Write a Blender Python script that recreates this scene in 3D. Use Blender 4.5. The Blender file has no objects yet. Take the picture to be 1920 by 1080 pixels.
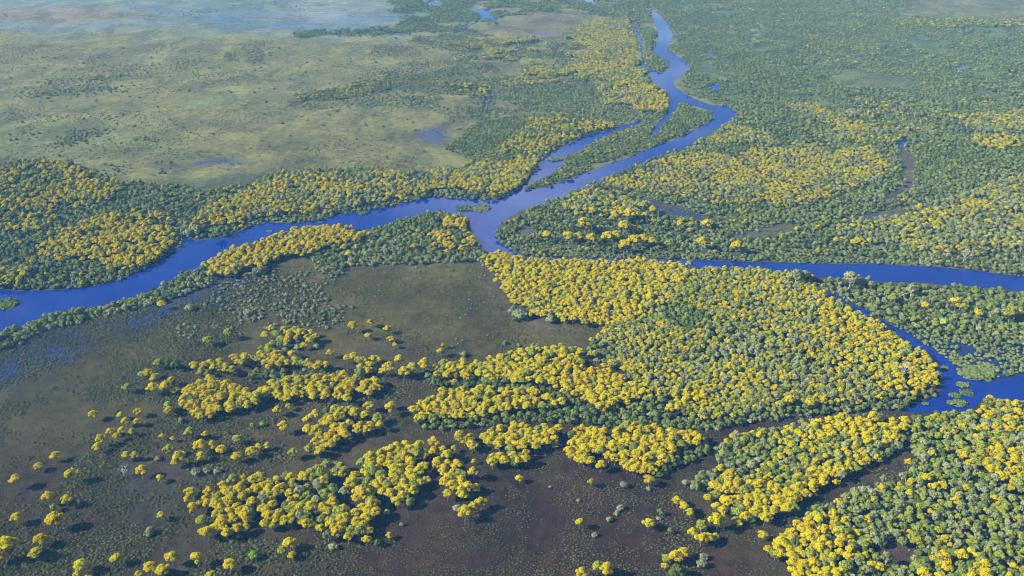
import bpy, bmesh, math, random
import numpy as np
from mathutils import Vector, Matrix

# ------------------------------------------------------------------ camera, sky, sun, exposure
SC = bpy.context.scene
COL = SC.collection
CAM_H, PITCH, LENS = 500.0, math.radians(24.7), 35.0
FPX = 1920 * LENS / 36.0
cam_d = bpy.data.cameras.new('camera'); cam_d.lens = LENS; cam_d.sensor_width = 36
cam_d.clip_start = 1.0; cam_d.clip_end = 40000
cam = bpy.data.objects.new('camera', cam_d); COL.objects.link(cam)
cam.location = (0, 0, CAM_H); cam.rotation_euler = (math.pi / 2 - PITCH, 0, 0)
SC.camera = cam

SUN_ELEV, SUN_AZ = math.radians(33), math.radians(-101)   # azimuth from +Y towards +X: the sun stands to the left
sun_dir = Vector((math.sin(SUN_AZ) * math.cos(SUN_ELEV), math.cos(SUN_AZ) * math.cos(SUN_ELEV), math.sin(SUN_ELEV)))
world = bpy.data.worlds.new('World'); SC.world = world; world.use_nodes = True
wn, wl = world.node_tree.nodes, world.node_tree.links
sky = wn.new('ShaderNodeTexSky'); sky.sky_type = 'NISHITA'; sky.sun_disc = False
sky.sun_elevation = SUN_ELEV; sky.sun_rotation = SUN_AZ; sky.air_density = 1.0; sky.dust_density = 0.0; sky.ozone_density = 3.0
# scattered fair-weather cloud over the whole sky (the river mirrors it)
tc = wn.new('ShaderNodeTexCoord'); sep = wn.new('ShaderNodeSeparateXYZ'); wl.new(tc.outputs['Generated'], sep.inputs[0])
zz = wn.new('ShaderNodeMath'); zz.operation = 'MAXIMUM'; wl.new(sep.outputs[2], zz.inputs[0]); zz.inputs[1].default_value = 0.05
dv = wn.new('ShaderNodeVectorMath'); dv.operation = 'DIVIDE'; wl.new(tc.outputs['Generated'], dv.inputs[0])
cz = wn.new('ShaderNodeCombineXYZ'); [wl.new(zz.outputs[0], cz.inputs[i]) for i in range(3)]; wl.new(cz.outputs[0], dv.inputs[1])
cn = wn.new('ShaderNodeTexNoise'); cn.inputs['Scale'].default_value = 1.3; cn.inputs['Detail'].default_value = 5; cn.inputs['Distortion'].default_value = .3; wl.new(dv.outputs[0], cn.inputs['Vector'])
cr_ = wn.new('ShaderNodeValToRGB'); cr_.color_ramp.elements[0].position = .52; cr_.color_ramp.elements[1].position = .68; cr_.color_ramp.elements[1].color = (.7, .7, .7, 1); wl.new(cn.outputs[0], cr_.inputs[0])
cm_ = wn.new('ShaderNodeMix'); cm_.data_type = 'RGBA'; wl.new(cr_.outputs[0], cm_.inputs[0]); wl.new(sky.outputs[0], cm_.inputs[6]); cm_.inputs[7].default_value = (13, 14, 16, 1)
wl.new(cm_.outputs[2], wn['Background'].inputs[0]); wn['Background'].inputs[1].default_value = 0.05
sun_d = bpy.data.lights.new('sun', 'SUN'); sun_d.energy = 5.0; sun_d.angle = math.radians(0.5); sun_d.color = (1.0, 0.98, 0.93)
sun = bpy.data.objects.new('sun', sun_d); COL.objects.link(sun)
sun.rotation_euler = sun_dir.to_track_quat('Z', 'Y').to_euler()
SC.view_settings.view_transform = 'Standard'; SC.view_settings.look = 'None'
SC.view_settings.exposure = 1.15; SC.cycles.filter_width = 1.05; SC.view_settings.gamma = 1.0; SC.view_settings.use_curve_mapping = False
HAZE_DENSITY, HAZE_COLOR = 0.00007, (0.14, 0.48, 1.0)

rng = np.random.default_rng(7)
random.seed(7)

# ------------------------------------------------------------------ photo pixel -> point on a horizontal plane
CP, SP = math.cos(PITCH), math.sin(PITCH)
def unproj(px, py, z=0.0):
    px = np.asarray(px, float); py = np.asarray(py, float)
    u = (px - 960) / FPX; v = (540 - py) / FPX
    dy = CP + v * SP; dz = v * CP - SP
    t = (z - CAM_H) / dz
    return np.stack([u * t, dy * t], -1)
def proj(x, y, z):
    dx, dy, dz = x, y, z - CAM_H
    d = dy * CP - dz * SP; v = dy * SP + dz * CP
    return 960 + FPX * dx / d, 540 - FPX * v / d, d
def P(s):
    return np.array([[float(a) for a in q.split(',')] for q in s.split()])
def inside(pts, poly):
    x, y = pts[:, 0], pts[:, 1]; r = np.zeros(len(pts), bool)
    b0, b1 = poly.min(0), poly.max(0)
    sel = np.where((x >= b0[0]) & (x <= b1[0]) & (y >= b0[1]) & (y <= b1[1]))[0]
    if not len(sel): return r
    xs, ys = x[sel], y[sel]; c = np.zeros(len(sel), bool); n = len(poly)
    for i in range(n):
        x1, y1 = poly[i]; x2, y2 = poly[(i + 1) % n]
        if y1 == y2: continue
        c ^= ((y1 > ys) != (y2 > ys)) & (xs < (x2 - x1) * (ys - y1) / (y2 - y1) + x1)
    r[sel] = c
    return r
def hash2(ix, iy, seed):
    h = (ix.astype(np.int64) * 374761393 + iy.astype(np.int64) * 668265263 + seed * 1442695041) & 0x7fffffff
    h = ((h ^ (h >> 13)) * 1274126177) & 0x7fffffff
    return ((h ^ (h >> 16)) & 0xffff) / 65535.0
def vnoise(x, y, scale, seed):
    x = x / scale; y = y / scale; ix = np.floor(x); iy = np.floor(y); fx = x - ix; fy = y - iy
    fx = fx * fx * (3 - 2 * fx); fy = fy * fy * (3 - 2 * fy)
    a = hash2(ix, iy, seed); b = hash2(ix + 1, iy, seed); c = hash2(ix, iy + 1, seed); d = hash2(ix + 1, iy + 1, seed)
    return (a * (1 - fx) + b * fx) * (1 - fy) + (c * (1 - fx) + d * fx) * fy
def fnoise(x, y, scale, seed):
    return (vnoise(x, y, scale, seed) * .55 + vnoise(x, y, scale * .45, seed + 5) * .3 + vnoise(x, y, scale * .2, seed + 9) * .15)

# ------------------------------------------------------------------ materials
def mat(name):
    m = bpy.data.materials.new(name); m.use_nodes = True
    return m, m.node_tree.nodes, m.node_tree.links
def ramp(n, stops, interp='LINEAR'):
    r = n.new('ShaderNodeValToRGB'); r.color_ramp.interpolation = interp
    while len(r.color_ramp.elements) < len(stops): r.color_ramp.elements.new(.5)
    for e, (p, c) in zip(r.color_ramp.elements, stops): e.position = p; e.color = (*c, 1)
    return r
def leafy(name, c0, c1, c2, trans=0.25, scale=0.5, inner=None):
    """foliage: colour differs from tree to tree and from clump to clump"""
    m, n, l = mat(name)
    out = n['Material Output']; n.remove(n['Principled BSDF'])
    oi = n.new('ShaderNodeObjectInfo'); tc = n.new('ShaderNodeTexCoord')
    geo = n.new('ShaderNodeNewGeometry')
    ns = n.new('ShaderNodeTexNoise'); ns.inputs['Scale'].default_value = scale; ns.inputs['Detail'].default_value = 2
    l.new(geo.outputs['Position'], ns.inputs['Vector'])
    patch = n.new('ShaderNodeTexNoise'); patch.inputs['Scale'].default_value = 0.014; patch.inputs['Detail'].default_value = 2
    l.new(geo.outputs['Position'], patch.inputs['Vector'])
    def math_(op, a, b):
        q = n.new('ShaderNodeMath'); q.operation = op
        for i, s in enumerate((a, b)):
            if isinstance(s, (int, float)): q.inputs[i].default_value = s
            else: l.new(s, q.inputs[i])
        return q.outputs[0]
    f = math_('ADD', math_('MULTIPLY', oi.outputs['Random'], .55), math_('MULTIPLY', ns.outputs[0], .45))
    f = math_('ADD', f, math_('MULTIPLY', math_('SUBTRACT', patch.outputs[0], .5), .9))
    r = ramp(n, [(.12, c0), (.5, c1), (.88, c2)])
    l.new(f, r.inputs[0])
    d = n.new('ShaderNodeBsdfDiffuse'); t = n.new('ShaderNodeBsdfTranslucent'); mx = n.new('ShaderNodeMixShader')
    l.new(r.outputs[0], d.inputs[0]); l.new(r.outputs[0], t.inputs[0]); mx.inputs[0].default_value = trans
    l.new(d.outputs[0], mx.inputs[1]); l.new(t.outputs[0], mx.inputs[2]); l.new(mx.outputs[0], out.inputs[0])
    return m
M = {}
M['blossom'] = leafy('blossom', (.45, .34, .0015), (.49, .395, .002), (.45, .41, .005), .2)
M['faded_blossom'] = leafy('faded_blossom', (.32, .31, .015), (.33, .36, .03), (.26, .33, .04), .2)
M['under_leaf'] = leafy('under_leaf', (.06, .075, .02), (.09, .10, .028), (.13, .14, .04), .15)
M['leaf'] = leafy('leaf', (.09, .125, .026), (.16, .205, .042), (.25, .29, .06), .2)
M['dark_leaf'] = leafy('dark_leaf', (.07, .105, .024), (.11, .155, .036), (.16, .205, .05), .15)
M['pale_leaf'] = leafy('pale_leaf', (.18, .215, .07), (.25, .28, .11), (.33, .34, .17), .2)
M['lime_leaf'] = leafy('lime_leaf', (.22, .36, .03), (.26, .40, .04), (.30, .42, .05), .2)
M['shrub_leaf'] = leafy('shrub_leaf', (.12, .14, .055), (.175, .21, .07), (.25, .29, .10), .15)
M['grey_leaf'] = leafy('grey_leaf', (.14, .155, .08), (.205, .225, .115), (.28, .30, .15), .15)
M['tussock_grass'] = leafy('tussock_grass', (.065, .07, .026), (.105, .11, .042), (.16, .16, .07), .15)
M['water_plant'] = leafy('water_plant', (.06, .09, .03), (.10, .14, .045), (.15, .19, .06), .15, 0.3)
def bark(name, c0, c1):
    m, n, l = mat(name); b = n['Principled BSDF']; b.inputs['Roughness'].default_value = .9
    geo = n.new('ShaderNodeNewGeometry'); ns = n.new('ShaderNodeTexNoise'); ns.inputs['Scale'].default_value = 2
    l.new(geo.outputs['Position'], ns.inputs['Vector'])
    r = ramp(n, [(.3, c0), (.7, c1)]); l.new(ns.outputs[0], r.inputs[0]); l.new(r.outputs[0], b.inputs['Base Color'])
    return m
M['bark'] = bark('bark', (.12, .10, .075), (.24, .21, .16))
M['pale_bark'] = bark('pale_bark', (.30, .29, .25), (.46, .45, .40))

# ground: soil and sward colours come from the 'soil' attribute, standing water from 'wet'
def ground_material():
    m, n, l = mat('marsh_ground'); b = n['Principled BSDF']; out = n['Material Output']
    geo = n.new('ShaderNodeNewGeometry')
    def tex(scale, detail=4, rough=.6, sx=1.0, sy=1.0, dist=0.0):
        mp = n.new('ShaderNodeMapping'); mp.inputs['Scale'].default_value = (sx, sy, 1)
        l.new(geo.outputs['Position'], mp.inputs[0])
        t = n.new('ShaderNodeTexNoise'); t.inputs['Scale'].default_value = scale; t.inputs['Detail'].default_value = detail
        t.inputs['Roughness'].default_value = rough; t.inputs['Distortion'].default_value = dist
        l.new(mp.outputs[0], t.inputs['Vector']); return t.outputs[0]
    def mth(op, a, b_=0.0, clamp=False):
        q = n.new('ShaderNodeMath'); q.operation = op; q.use_clamp = clamp
        for i, s in enumerate((a, b_)):
            if isinstance(s, (int, float)): q.inputs[i].default_value = s
            else: l.new(s, q.inputs[i])
        return q.outputs[0]
    def mixc(f, a, c, mode='MIX'):
        q = n.new('ShaderNodeMix'); q.data_type = 'RGBA'; q.blend_type = mode
        for i, s in ((0, f), (6, a), (7, c)):
            if isinstance(s, (int, float)): q.inputs[i].default_value = s
            elif isinstance(s, tuple): q.inputs[i].default_value = (*s, 1)
            else: l.new(s, q.inputs[i])
        return q.outputs[2]
    soil = n.new('ShaderNodeAttribute'); soil.attribute_name = 'soil'
    wet = n.new('ShaderNodeAttribute'); wet.attribute_name = 'wet'
    big = tex(.012, 5, .62, 1, .7, .8); mid = tex(.09, 4, .65, 1, .8, .4); fine = tex(.55, 3, .7)
    # tone variation of the sward
    tone = mth('ADD', mth('MULTIPLY', big, .75), mth('ADD', mth('MULTIPLY', mid, .65), mth('MULTIPLY', fine, .65)))
    tr = ramp(n, [(.62, (.50, .50, .50)), (1.0, (1.0, 1.0, 1.0)), (1.36, (1.55, 1.5, 1.35))])
    tone_n = mth('MULTIPLY', tone, .5)
    tr = ramp(n, [(.38, (.22, .22, .24)), (.51, (.85, .85, .85)), (.64, (1.75, 1.68, 1.3))]); l.new(tone_n, tr.inputs[0])
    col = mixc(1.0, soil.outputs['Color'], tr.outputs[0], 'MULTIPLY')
    # dark mud and dead-stem specks
    sp = tex(.22, 3, .7, 1, .75); spr = ramp(n, [(.60, (0, 0, 0)), (.68, (1, 1, 1))]); l.new(sp, spr.inputs[0])
    col = mixc(mth('MULTIPLY', spr.outputs[0], .5), col, (.024, .022, .022))
    s2 = tex(.7, 2, .6); s2r = ramp(n, [(.52, (0, 0, 0)), (.66, (1, 1, 1))]); l.new(s2, s2r.inputs[0])
    col = mixc(mth('MULTIPLY', s2r.outputs[0], .4), col, (.022, .021, .020))
    l.new(col, b.inputs['Base Color']); b.inputs['Roughness'].default_value = .95; b.inputs['Specular IOR Level'].default_value = .15
    bump = n.new('ShaderNodeBump'); bump.inputs['Strength'].default_value = 1.0; bump.inputs['Distance'].default_value = 1.6
    l.new(mth('ADD', fine, mid), bump.inputs['Height']); l.new(bump.outputs[0], b.inputs['Normal'])
    # standing water between the tussocks
    w = n.new('ShaderNodeBsdfPrincipled'); w.inputs['Base Color'].default_value = (.010, .020, .09, 1)  # base colour includes painted sky blue, as the real reflection stays dim
    w.inputs['Roughness'].default_value = .06; w.inputs['IOR'].default_value = 1.5
    wn1 = tex(.022, 6, .72, .45, 1.7, .8); wn2 = tex(.35, 3, .7)
    wv = mth('ADD', mth('MULTIPLY', wn1, .62), mth('MULTIPLY', wn2, .38))
    msk = mth('MULTIPLY', mth('SUBTRACT', mth('ADD', mth('MULTIPLY', wet.outputs['Fac'], .62), wv), .80), 6.5, True)
    mx = n.new('ShaderNodeMixShader'); l.new(msk, mx.inputs[0]); l.new(b.outputs[0], mx.inputs[1]); l.new(w.outputs[0], mx.inputs[2])
    l.new(mx.outputs[0], out.inputs[0])
    return m
M['ground'] = ground_material()
def water_material():
    m, n, l = mat('river_water'); b = n['Principled BSDF']
    geo = n.new('ShaderNodeNewGeometry')
    t = n.new('ShaderNodeTexNoise'); t.inputs['Scale'].default_value = .02; t.inputs['Detail'].default_value = 4
    l.new(geo.outputs['Position'], t.inputs['Vector'])
    r = ramp(n, [(.3, (.003, .015, .15)), (.7, (.005, .024, .185))]); l.new(t.outputs[0], r.inputs[0])  # reflected sky's blue painted into the base colour; the mirrored sky adds little
    l.new(r.outputs[0], b.inputs['Base Color'])
    b.inputs['Roughness'].default_value = .04; b.inputs['IOR'].default_value = 1.42
    rp = n.new('ShaderNodeTexNoise'); rp.inputs['Scale'].default_value = .6; rp.inputs['Detail'].default_value = 3
    l.new(geo.outputs['Position'], rp.inputs['Vector'])
    bp = n.new('ShaderNodeBump'); bp.inputs['Strength'].default_value = .05; bp.inputs['Distance'].default_value = .15
    l.new(rp.outputs[0], bp.inputs['Height']); l.new(bp.outputs[0], b.inputs['Normal'])
    return m
M['water'] = water_material()

# ------------------------------------------------------------------ water outlines traced on the ground plane (photo pixels)
W = {}
W['left_branch'] = P("-90,535 0,541 40,546 113,543 177,537 233,523 277,500 300,487 340,460 343,440 367,452 400,447 433,440 467,427 500,417 "
    "533,418 567,418 600,412 640,402 683,395 733,388 773,377 810,368 847,372 883,373 913,377 940,372 960,362 973,353 990,337 1000,320 1013,303 "
    "1033,287 1067,270 1100,253 1133,247 1173,233 1207,225 1207,230 1147,250 1127,260 1105,272 1087,283 1062,291 1040,297 1062,306 1040,322 1017,335 990,350 983,358 "
    "1023,351 1063,338 1107,321 1153,304 1190,291 1227,274 1260,264 1280,256 1300,244 1327,231 1340,221 1337,213 1317,203 1297,197 1280,193 1272,193 "
    "1268,205 1256,222 1240,238 1232,250 1215,262 1220,250 1228,236 1243,222 1252,208 1256,195 1253,180 1240,163 1222,150 1217,142 1211,132 1203,118 "
    "1202,98 1196,80 1190,62 1187,52 1192,52 1199,62 1205,76 1206,95 1208,116 1217,130 1240,137 1255,128 1253,120 1237,110 1220,97 1227,87 1233,73 1232,53 1223,37 1217,22 "
    "1227,22 1240,31 1252,43 1263,63 1257,77 1253,93 1267,103 1280,111 1293,123 1292,132 1280,139 1263,153 1267,163 1280,173 1300,185 1337,198 "
    "1363,199 1382,210 1380,220 1363,230 1343,243 1323,257 1307,267 1280,280 1240,292 1190,312 1153,326 1123,343 1073,360 1063,365 1033,379 1003,386 973,396 "
    "950,410 937,423 930,440 940,457 967,472 983,478 1017,483 1107,485 1273,486 1380,490 1480,493 1563,495 1647,495 1747,500 1830,507 1880,515 "
    "1920,518 2050,530 2050,556 1913,546 1863,541 1780,536 1727,530 1640,528 1613,525 1567,521 1530,521 1483,517 1420,509 1303,503 1200,496 1090,496 1003,494 973,490 947,484 917,475 "
    "903,466 890,446 882,427 878,409 870,403 840,402 813,400 780,408 750,416 707,428 673,432 640,430 583,432 550,440 510,453 443,470 400,492 377,505 333,520 310,536 277,552 240,562 "
    "200,577 167,576 110,584 67,604 0,622 -90,668")
W['side_channel'] = P("1545,543 1562,550 1590,566 1605,575 1635,583 1625,592 1655,600 1668,608 1690,618 1712,632 1728,644 1752,655 1760,664 1790,680 1800,700 1850,718 1890,712 1920,704 2060,720 2060,800 1920,764 1870,756 "
    "1838,752 1818,776 1760,776 1690,772 1706,758 1740,748 1764,733 1768,712 1757,690 1730,668 1700,648 1660,622 1620,597 1585,576 1555,560")
W['far_pool'] = P("883,18 905,16 920,20 922,28 935,35 930,38 910,37 895,42 880,50 862,58 850,65 848,62 868,53 890,41 902,34 897,27 884,23")
W['top_pool'] = P("788,-12 800,0 812,4 828,10 826,15 810,12 795,6 780,-2")
W['top_bend'] = P("1050,-8 1072,0 1095,4 1120,10 1140,14 1138,11 1115,5 1112,-10")
W['bank_pool'] = P("1318,95 1330,98 1341,106 1336,108 1322,101")
W['bank_pond'] = P("1326,160 1345,156 1353,166 1347,173 1338,170 1325,164")
W['bend_pool'] = P("1680,266 1692,264 1701,262 1706,266 1694,272 1688,282 1681,276")
W['oxbow'] = P("1786,131 1800,124 1815,123 1808,128 1795,134")
WG = {k: unproj(v[:, 0], v[:, 1]) for k, v in W.items()}
NAMES_W = {'left_branch': 'river', 'side_channel': 'side_channel', 'far_pool': 'pool', 'top_pool': 'pool', 'top_bend': 'river_bend', 'bank_pool': 'pool',
           'bank_pond': 'pond', 'bend_pool': 'pool', 'oxbow': 'pond'}
def roughen(poly, step, amp, seed):
    """finer, slightly ragged outline"""
    out = []; r = random.Random(seed); n = len(poly)
    for i in range(n):
        a, b = poly[i], poly[(i + 1) % n]; d = b - a; L = float(np.hypot(*d)); k = max(1, int(L / step))
        nrm = np.array([-d[1], d[0]]) / max(L, 1e-6)
        for j in range(k):
            out.append(a + d * j / k + nrm * (r.uniform(-amp, amp) if j else 0))
    return np.array(out)
for k, g in WG.items():
    dist = float(np.mean(g[:, 1])); pts = roughen(g, 6 + dist * .004, 1.3, hash(len(g)))
    bm = bmesh.new(); vs = [bm.verts.new((p[0], p[1], .08)) for p in pts]
    f = bm.faces.new(vs); bm.normal_update()
    if f.normal.z < 0: f.normal_flip()
    bmesh.ops.triangulate(bm, faces=[f], ngon_method='EAR_CLIP')
    me = bpy.data.meshes.new(NAMES_W[k]); bm.to_mesh(me); bm.free(); me.materials.append(M['water'])
    o = bpy.data.objects.new(NAMES_W[k], me); COL.objects.link(o); o['kind'] = 'structure'
    o['label'] = {'river': 'blue river winding and forking across the flooded plain', 'side_channel': 'deep blue side channel round the big yellow forest',
                  'river_bend': 'thin bright river bend at the top edge'}.get(NAMES_W[k], 'small bright water pool among green scrub')
def in_water(pts):
    r = np.zeros(len(pts), bool)
    for g in WG.values(): r |= inside(pts, g)
    return r

# ------------------------------------------------------------------ ground sheet with soil colour and wetness
GX = np.concatenate([[-9000, -6000, -4000], np.arange(-2600, 2601, 12), [4000, 6000, 9000]])
GY = np.concatenate([[-3000, -800, 0, 250], np.arange(420, 1400, 9), np.arange(1400, 4400, 16), [5000, 6500, 9000]])
gx, gy = np.meshgrid(GX, GY); gp = np.stack([gx.ravel(), gy.ravel()], -1)
soil = np.zeros((len(gp), 3)); wet = np.zeros(len(gp))
yy = gp[:, 1]
def lerp(a, b, t): return np.array(a)[None] * (1 - t)[:, None] + np.array(b)[None] * t[:, None]
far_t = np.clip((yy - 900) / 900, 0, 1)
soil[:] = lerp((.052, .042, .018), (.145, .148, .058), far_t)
# (outline in photo pixels, soil colour or None, wetness or None, edge softness in metres)
SOIL = [
    ("-200,600 300,560 640,500 930,490 960,590 1100,620 1130,660 820,690 500,620 300,700 0,760 -200,800", (.072, .063, .018), None, 40),
    ("-200,720 300,640 420,640 350,800 200,900 0,900 -200,950", (.052, .05, .018), .12, 60),
    ("-200,640 60,610 200,576 330,552 330,610 240,650 130,705 0,760 -200,780", (.045, .042, .03), .84, 40),
    ("400,500 470,490 480,540 430,570 380,600 320,590 350,550", (.045, .045, .032), .70, 25),
    ("-200,850 350,820 520,1000 400,1200 -200,1200", (.038, .030, .015), .2, 60),
    ("190,860 330,890 380,920 300,960 200,930", (.05, .05, .04), .35, 25),
    ("640,960 920,880 1060,870 1250,920 1340,1000 1460,1040 1480,1200 500,1200 520,1010", (.033, .018, .012), .04, 40),
    ("800,800 1060,790 1330,800 1500,780 1700,770 1700,790 1560,800 1400,815 1360,850 1290,890 1210,920 1100,900 1050,870 900,860", (.030, .017, .013), .12, 15),
    ("1440,975 1500,935 1560,905 1640,880 1690,880 1600,920 1520,955 1470,1000 1440,1010", (.022, .02, .02), .45, 12),
    ("1630,1020 1690,1010 1720,1030 1700,1060 1640,1060", (.055, .036, .034), .1, 8),
    ("1700,765 1560,775 1450,790 1450,797 1560,792 1690,785", (.065, .045, .05), .42, 10),
    ("700,640 820,650 860,660 800,680 700,680", (.06, .055, .035), .0, 20),
    ("900,500 940,520 955,580 975,600 1060,605 1100,625 1000,625 940,590 915,540", (.075, .06, .045), .35, 10),
    # upper left plain and its flooded far part
    ("-300,75 700,75 900,85 860,150 860,250 840,320 500,340 300,345 -300,310", (.145, .148, .055), None, 60),
    ("-300,230 200,220 330,300 100,310 -300,320", (.13, .15, .055), None, 60),
    ("-300,-160 900,-160 860,20 740,68 600,72 400,66 150,60 -300,62", (.14, .175, .12), .54, 110),
    ("300,10 560,20 760,30 760,64 520,68 380,62 350,40", (.14, .175, .12), .63, 110),
    ("-300,50 120,50 160,60 -300,64", (.15, .17, .12), .58, 40),
    ("0,15 200,15 280,30 150,42 -100,40", (.16, .15, .11), .35, 40),
    ("240,105 320,95 330,108 260,118", (.15, .17, .08), .56, 35),
    ("340,190 400,180 450,172 440,182 390,190 350,197", (.12, .17, .06), .56, 25),
    ("300,318 330,300 400,295 480,298 500,310 420,322 340,326", (.10, .10, .05), .66, 40),
    ("530,300 600,285 660,278 700,290 620,300 560,320", (.10, .10, .05), .64, 40),
    ("770,262 790,245 830,235 870,220 850,250 830,270 800,275", (.08, .075, .055), .74, 25),
    ("840,240 880,210 910,180 930,160 940,185 900,215 870,235", (.10, .095, .06), .66, 20),
    ("960,30 1060,20 1090,45 1070,75 980,75 950,60", (.12, .115, .06), .25, 40),
    ("990,60 1040,58 1040,68 1000,68", (.16, .13, .11), .5, 10),
    # scrub floors
    ("-300,310 70,300 240,340 520,325 850,320 870,350 780,378 640,402 500,417 340,455 277,500 120,545 -300,545", (.075, .09, .04), None, 15),
    ("838,275 900,225 1010,210 1145,228 1000,300 900,310", (.10, .14, .05), None, 10),
    ("1390,215 1600,180 1720,150 2300,130 2300,500 1400,480 983,478 935,440 1005,387 1240,290", (.075, .10, .04), None, 20),
    ("1230,20 1210,-60 2300,-60 2300,180 1600,190 1390,205 1270,165 1295,120 1260,60", (.085, .125, .05), None, 20),
    ("1680,20 1740,-5 2300,-20 2300,25 1860,36 1700,32", (.13, .14, .065), .1, 40),
    ("1540,150 1600,128 1680,140 1730,150 1700,167 1600,167", (.11, .13, .05), .02, 50),
    ("1480,60 1560,45 1700,60 1700,75 1560,70", (.14, .11, .07), .02, 30),
    ("1366,88 1400,78 1420,70 1410,55 1425,36 1434,40 1424,55 1432,72 1405,82 1372,92", (.20, .30, .08), .0, 4),
    ("1475,128 1530,120 1580,108 1582,112 1530,126 1478,131", (.19, .26, .09), .0, 4),
    ("1173,372 1210,370 1290,392 1340,405 1330,420 1250,405 1190,390", (.07, .065, .05), .62, 8),
    ("1563,412 1640,396 1690,385 1720,395 1660,412 1600,422", (.075, .075, .045), .55, 8),
    ("1685,275 1705,280 1722,330 1715,350 1660,385 1650,375 1690,345 1700,320 1690,300", (.085, .07, .055), .5, 8),
    ("960,425 1000,415 1010,440 990,455 965,445", (.07, .07, .05), .55, 10),
    ("1420,430 1480,415 1490,440 1440,448 1360,455 1330,445", (.07, .075, .05), .45, 12),
    ("1660,600 1720,620 1800,640 1920,640 2050,650 2050,720 1850,720 1780,690 1700,640", (.04, .05, .04), .92, 10),
    ("1520,525 1640,530 1780,537 2050,560 2050,650 1800,630 1700,615 1600,570", (.055, .075, .035), .2, 12),
]
for s, c, w_, soft in SOIL:
    q = P(s); g = unproj(q[:, 0], np.maximum(q[:, 1], -170))
    a = np.zeros(len(gp))
    offs = [(math.cos(t) * soft * r_, math.sin(t) * soft * r_) for r_ in (.35, .75, 1.1) for t in np.arange(0, 6.28, 1.05)] + [(0, 0)]
    wob = np.stack([fnoise(gp[:, 0], gp[:, 1], 45 + soft, 3) - .5, fnoise(gp[:, 0], gp[:, 1], 45 + soft, 77) - .5], -1) * (soft * 2.6)
    for ox, oy in offs: a += inside(gp + wob + np.array([ox, oy]), g)
    a /= len(offs)
    if c is not None: soil[:] = soil * (1 - a)[:, None] + np.array(c)[None] * a[:, None]
    if w_ is not None: wet[:] = wet * (1 - a) + w_ * a
nx, ny = len(GX), len(GY)
idx = np.arange(nx * ny).reshape(ny, nx)
quads = np.stack([idx[:-1, :-1], idx[:-1, 1:], idx[1:, 1:], idx[1:, :-1]], -1).reshape(-1, 4)
gz = (fnoise(gp[:, 0], gp[:, 1], 60, 21) - .5) * .04
me = bpy.data.meshes.new('ground')
me.vertices.add(len(gp)); me.vertices.foreach_set('co', np.column_stack([gp, gz]).ravel())
me.loops.add(quads.size); me.loops.foreach_set('vertex_index', quads.ravel())
me.polygons.add(len(quads)); me.polygons.foreach_set('loop_start', np.arange(0, quads.size, 4))
me.update(calc_edges=True)
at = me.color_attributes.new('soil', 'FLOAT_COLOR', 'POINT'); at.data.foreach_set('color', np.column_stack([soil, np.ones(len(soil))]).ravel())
at = me.attributes.new('wet', 'FLOAT', 'POINT'); at.data.foreach_set('value', wet)
me.materials.append(M['ground']); me.validate()
ground = bpy.data.objects.new('ground', me); COL.objects.link(ground); ground['kind'] = 'structure'
ground['label'] = 'flat marshy ground of olive grass, brown mud and shallow water'

# ------------------------------------------------------------------ tree and shrub meshes
class MB:
    def __init__(self): self.v = []; self.f = []; self.m = []
    def quad(self, c, nrm, size, roll, mi, asp=1.0):
        n = nrm.normalized(); t = n.orthogonal().normalized(); b = n.cross(t)
        u = (t * math.cos(roll) + b * math.sin(roll)) * size * .5; w = (b * math.cos(roll) - t * math.sin(roll)) * size * .5 * asp
        k = len(self.v); self.v += [c - u - w, c + u - w * .6, c + u * .7 + w, c - u * .8 + w]; self.f.append((k, k + 1, k + 2, k + 3)); self.m.append(mi)
    def blob(self, c, r, rz, mi, R, jit=.14, floor=None):
        k = len(self.v)
        for d in ICO_V:
            s = 1 + R.uniform(-jit, jit); p = Vector((c.x + d.x * r * s, c.y + d.y * r * s, c.z + d.z * rz * s))
            if floor is not None and p.z < floor: p.z = floor + (p.z - floor) * .15
            self.v.append(p)
        for t in ICO_F: self.f.append(tuple(k + i for i in t)); self.m.append(mi)
    def puff(self, c, r, mi, R):
        k = len(self.v)
        for d in ICO1_V: self.v.append(c + Vector((d.x, d.y, d.z * .7)) * r * R.uniform(.65, 1.3))
        for t in ICO1_F: self.f.append(tuple(k + i for i in t)); self.m.append(mi)
    def tube(self, pts, rad, mi, sides=6):
        k = len(self.v)
        for i, p in enumerate(pts):
            d = (pts[min(i + 1, len(pts) - 1)] - pts[max(i - 1, 0)]).normalized(); t = d.orthogonal().normalized(); b = d.cross(t)
            for s in range(sides):
                a = 2 * math.pi * s / sides; self.v.append(p + (t * math.cos(a) + b * math.sin(a)) * rad[i])
        for i in range(len(pts) - 1):
            for s in range(sides):
                a, b2 = k + i * sides + s, k + i * sides + (s + 1) % sides
                self.f.append((a, b2, b2 + sides, a + sides)); self.m.append(mi)
    def mesh(self, name, mats):
        me = bpy.data.meshes.new(name); me.from_pydata([tuple(v) for v in self.v], [], self.f)
        for q in mats: me.materials.append(q)
        me.polygons.foreach_set('material_index', self.m); me.update(); return me
_b = bmesh.new(); bmesh.ops.create_icosphere(_b, subdivisions=2, radius=1)
ICO_V = [v.co.copy() for v in _b.verts]; ICO_F = [tuple(v.index for v in f.verts) for f in _b.faces]; _b.free()

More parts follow.
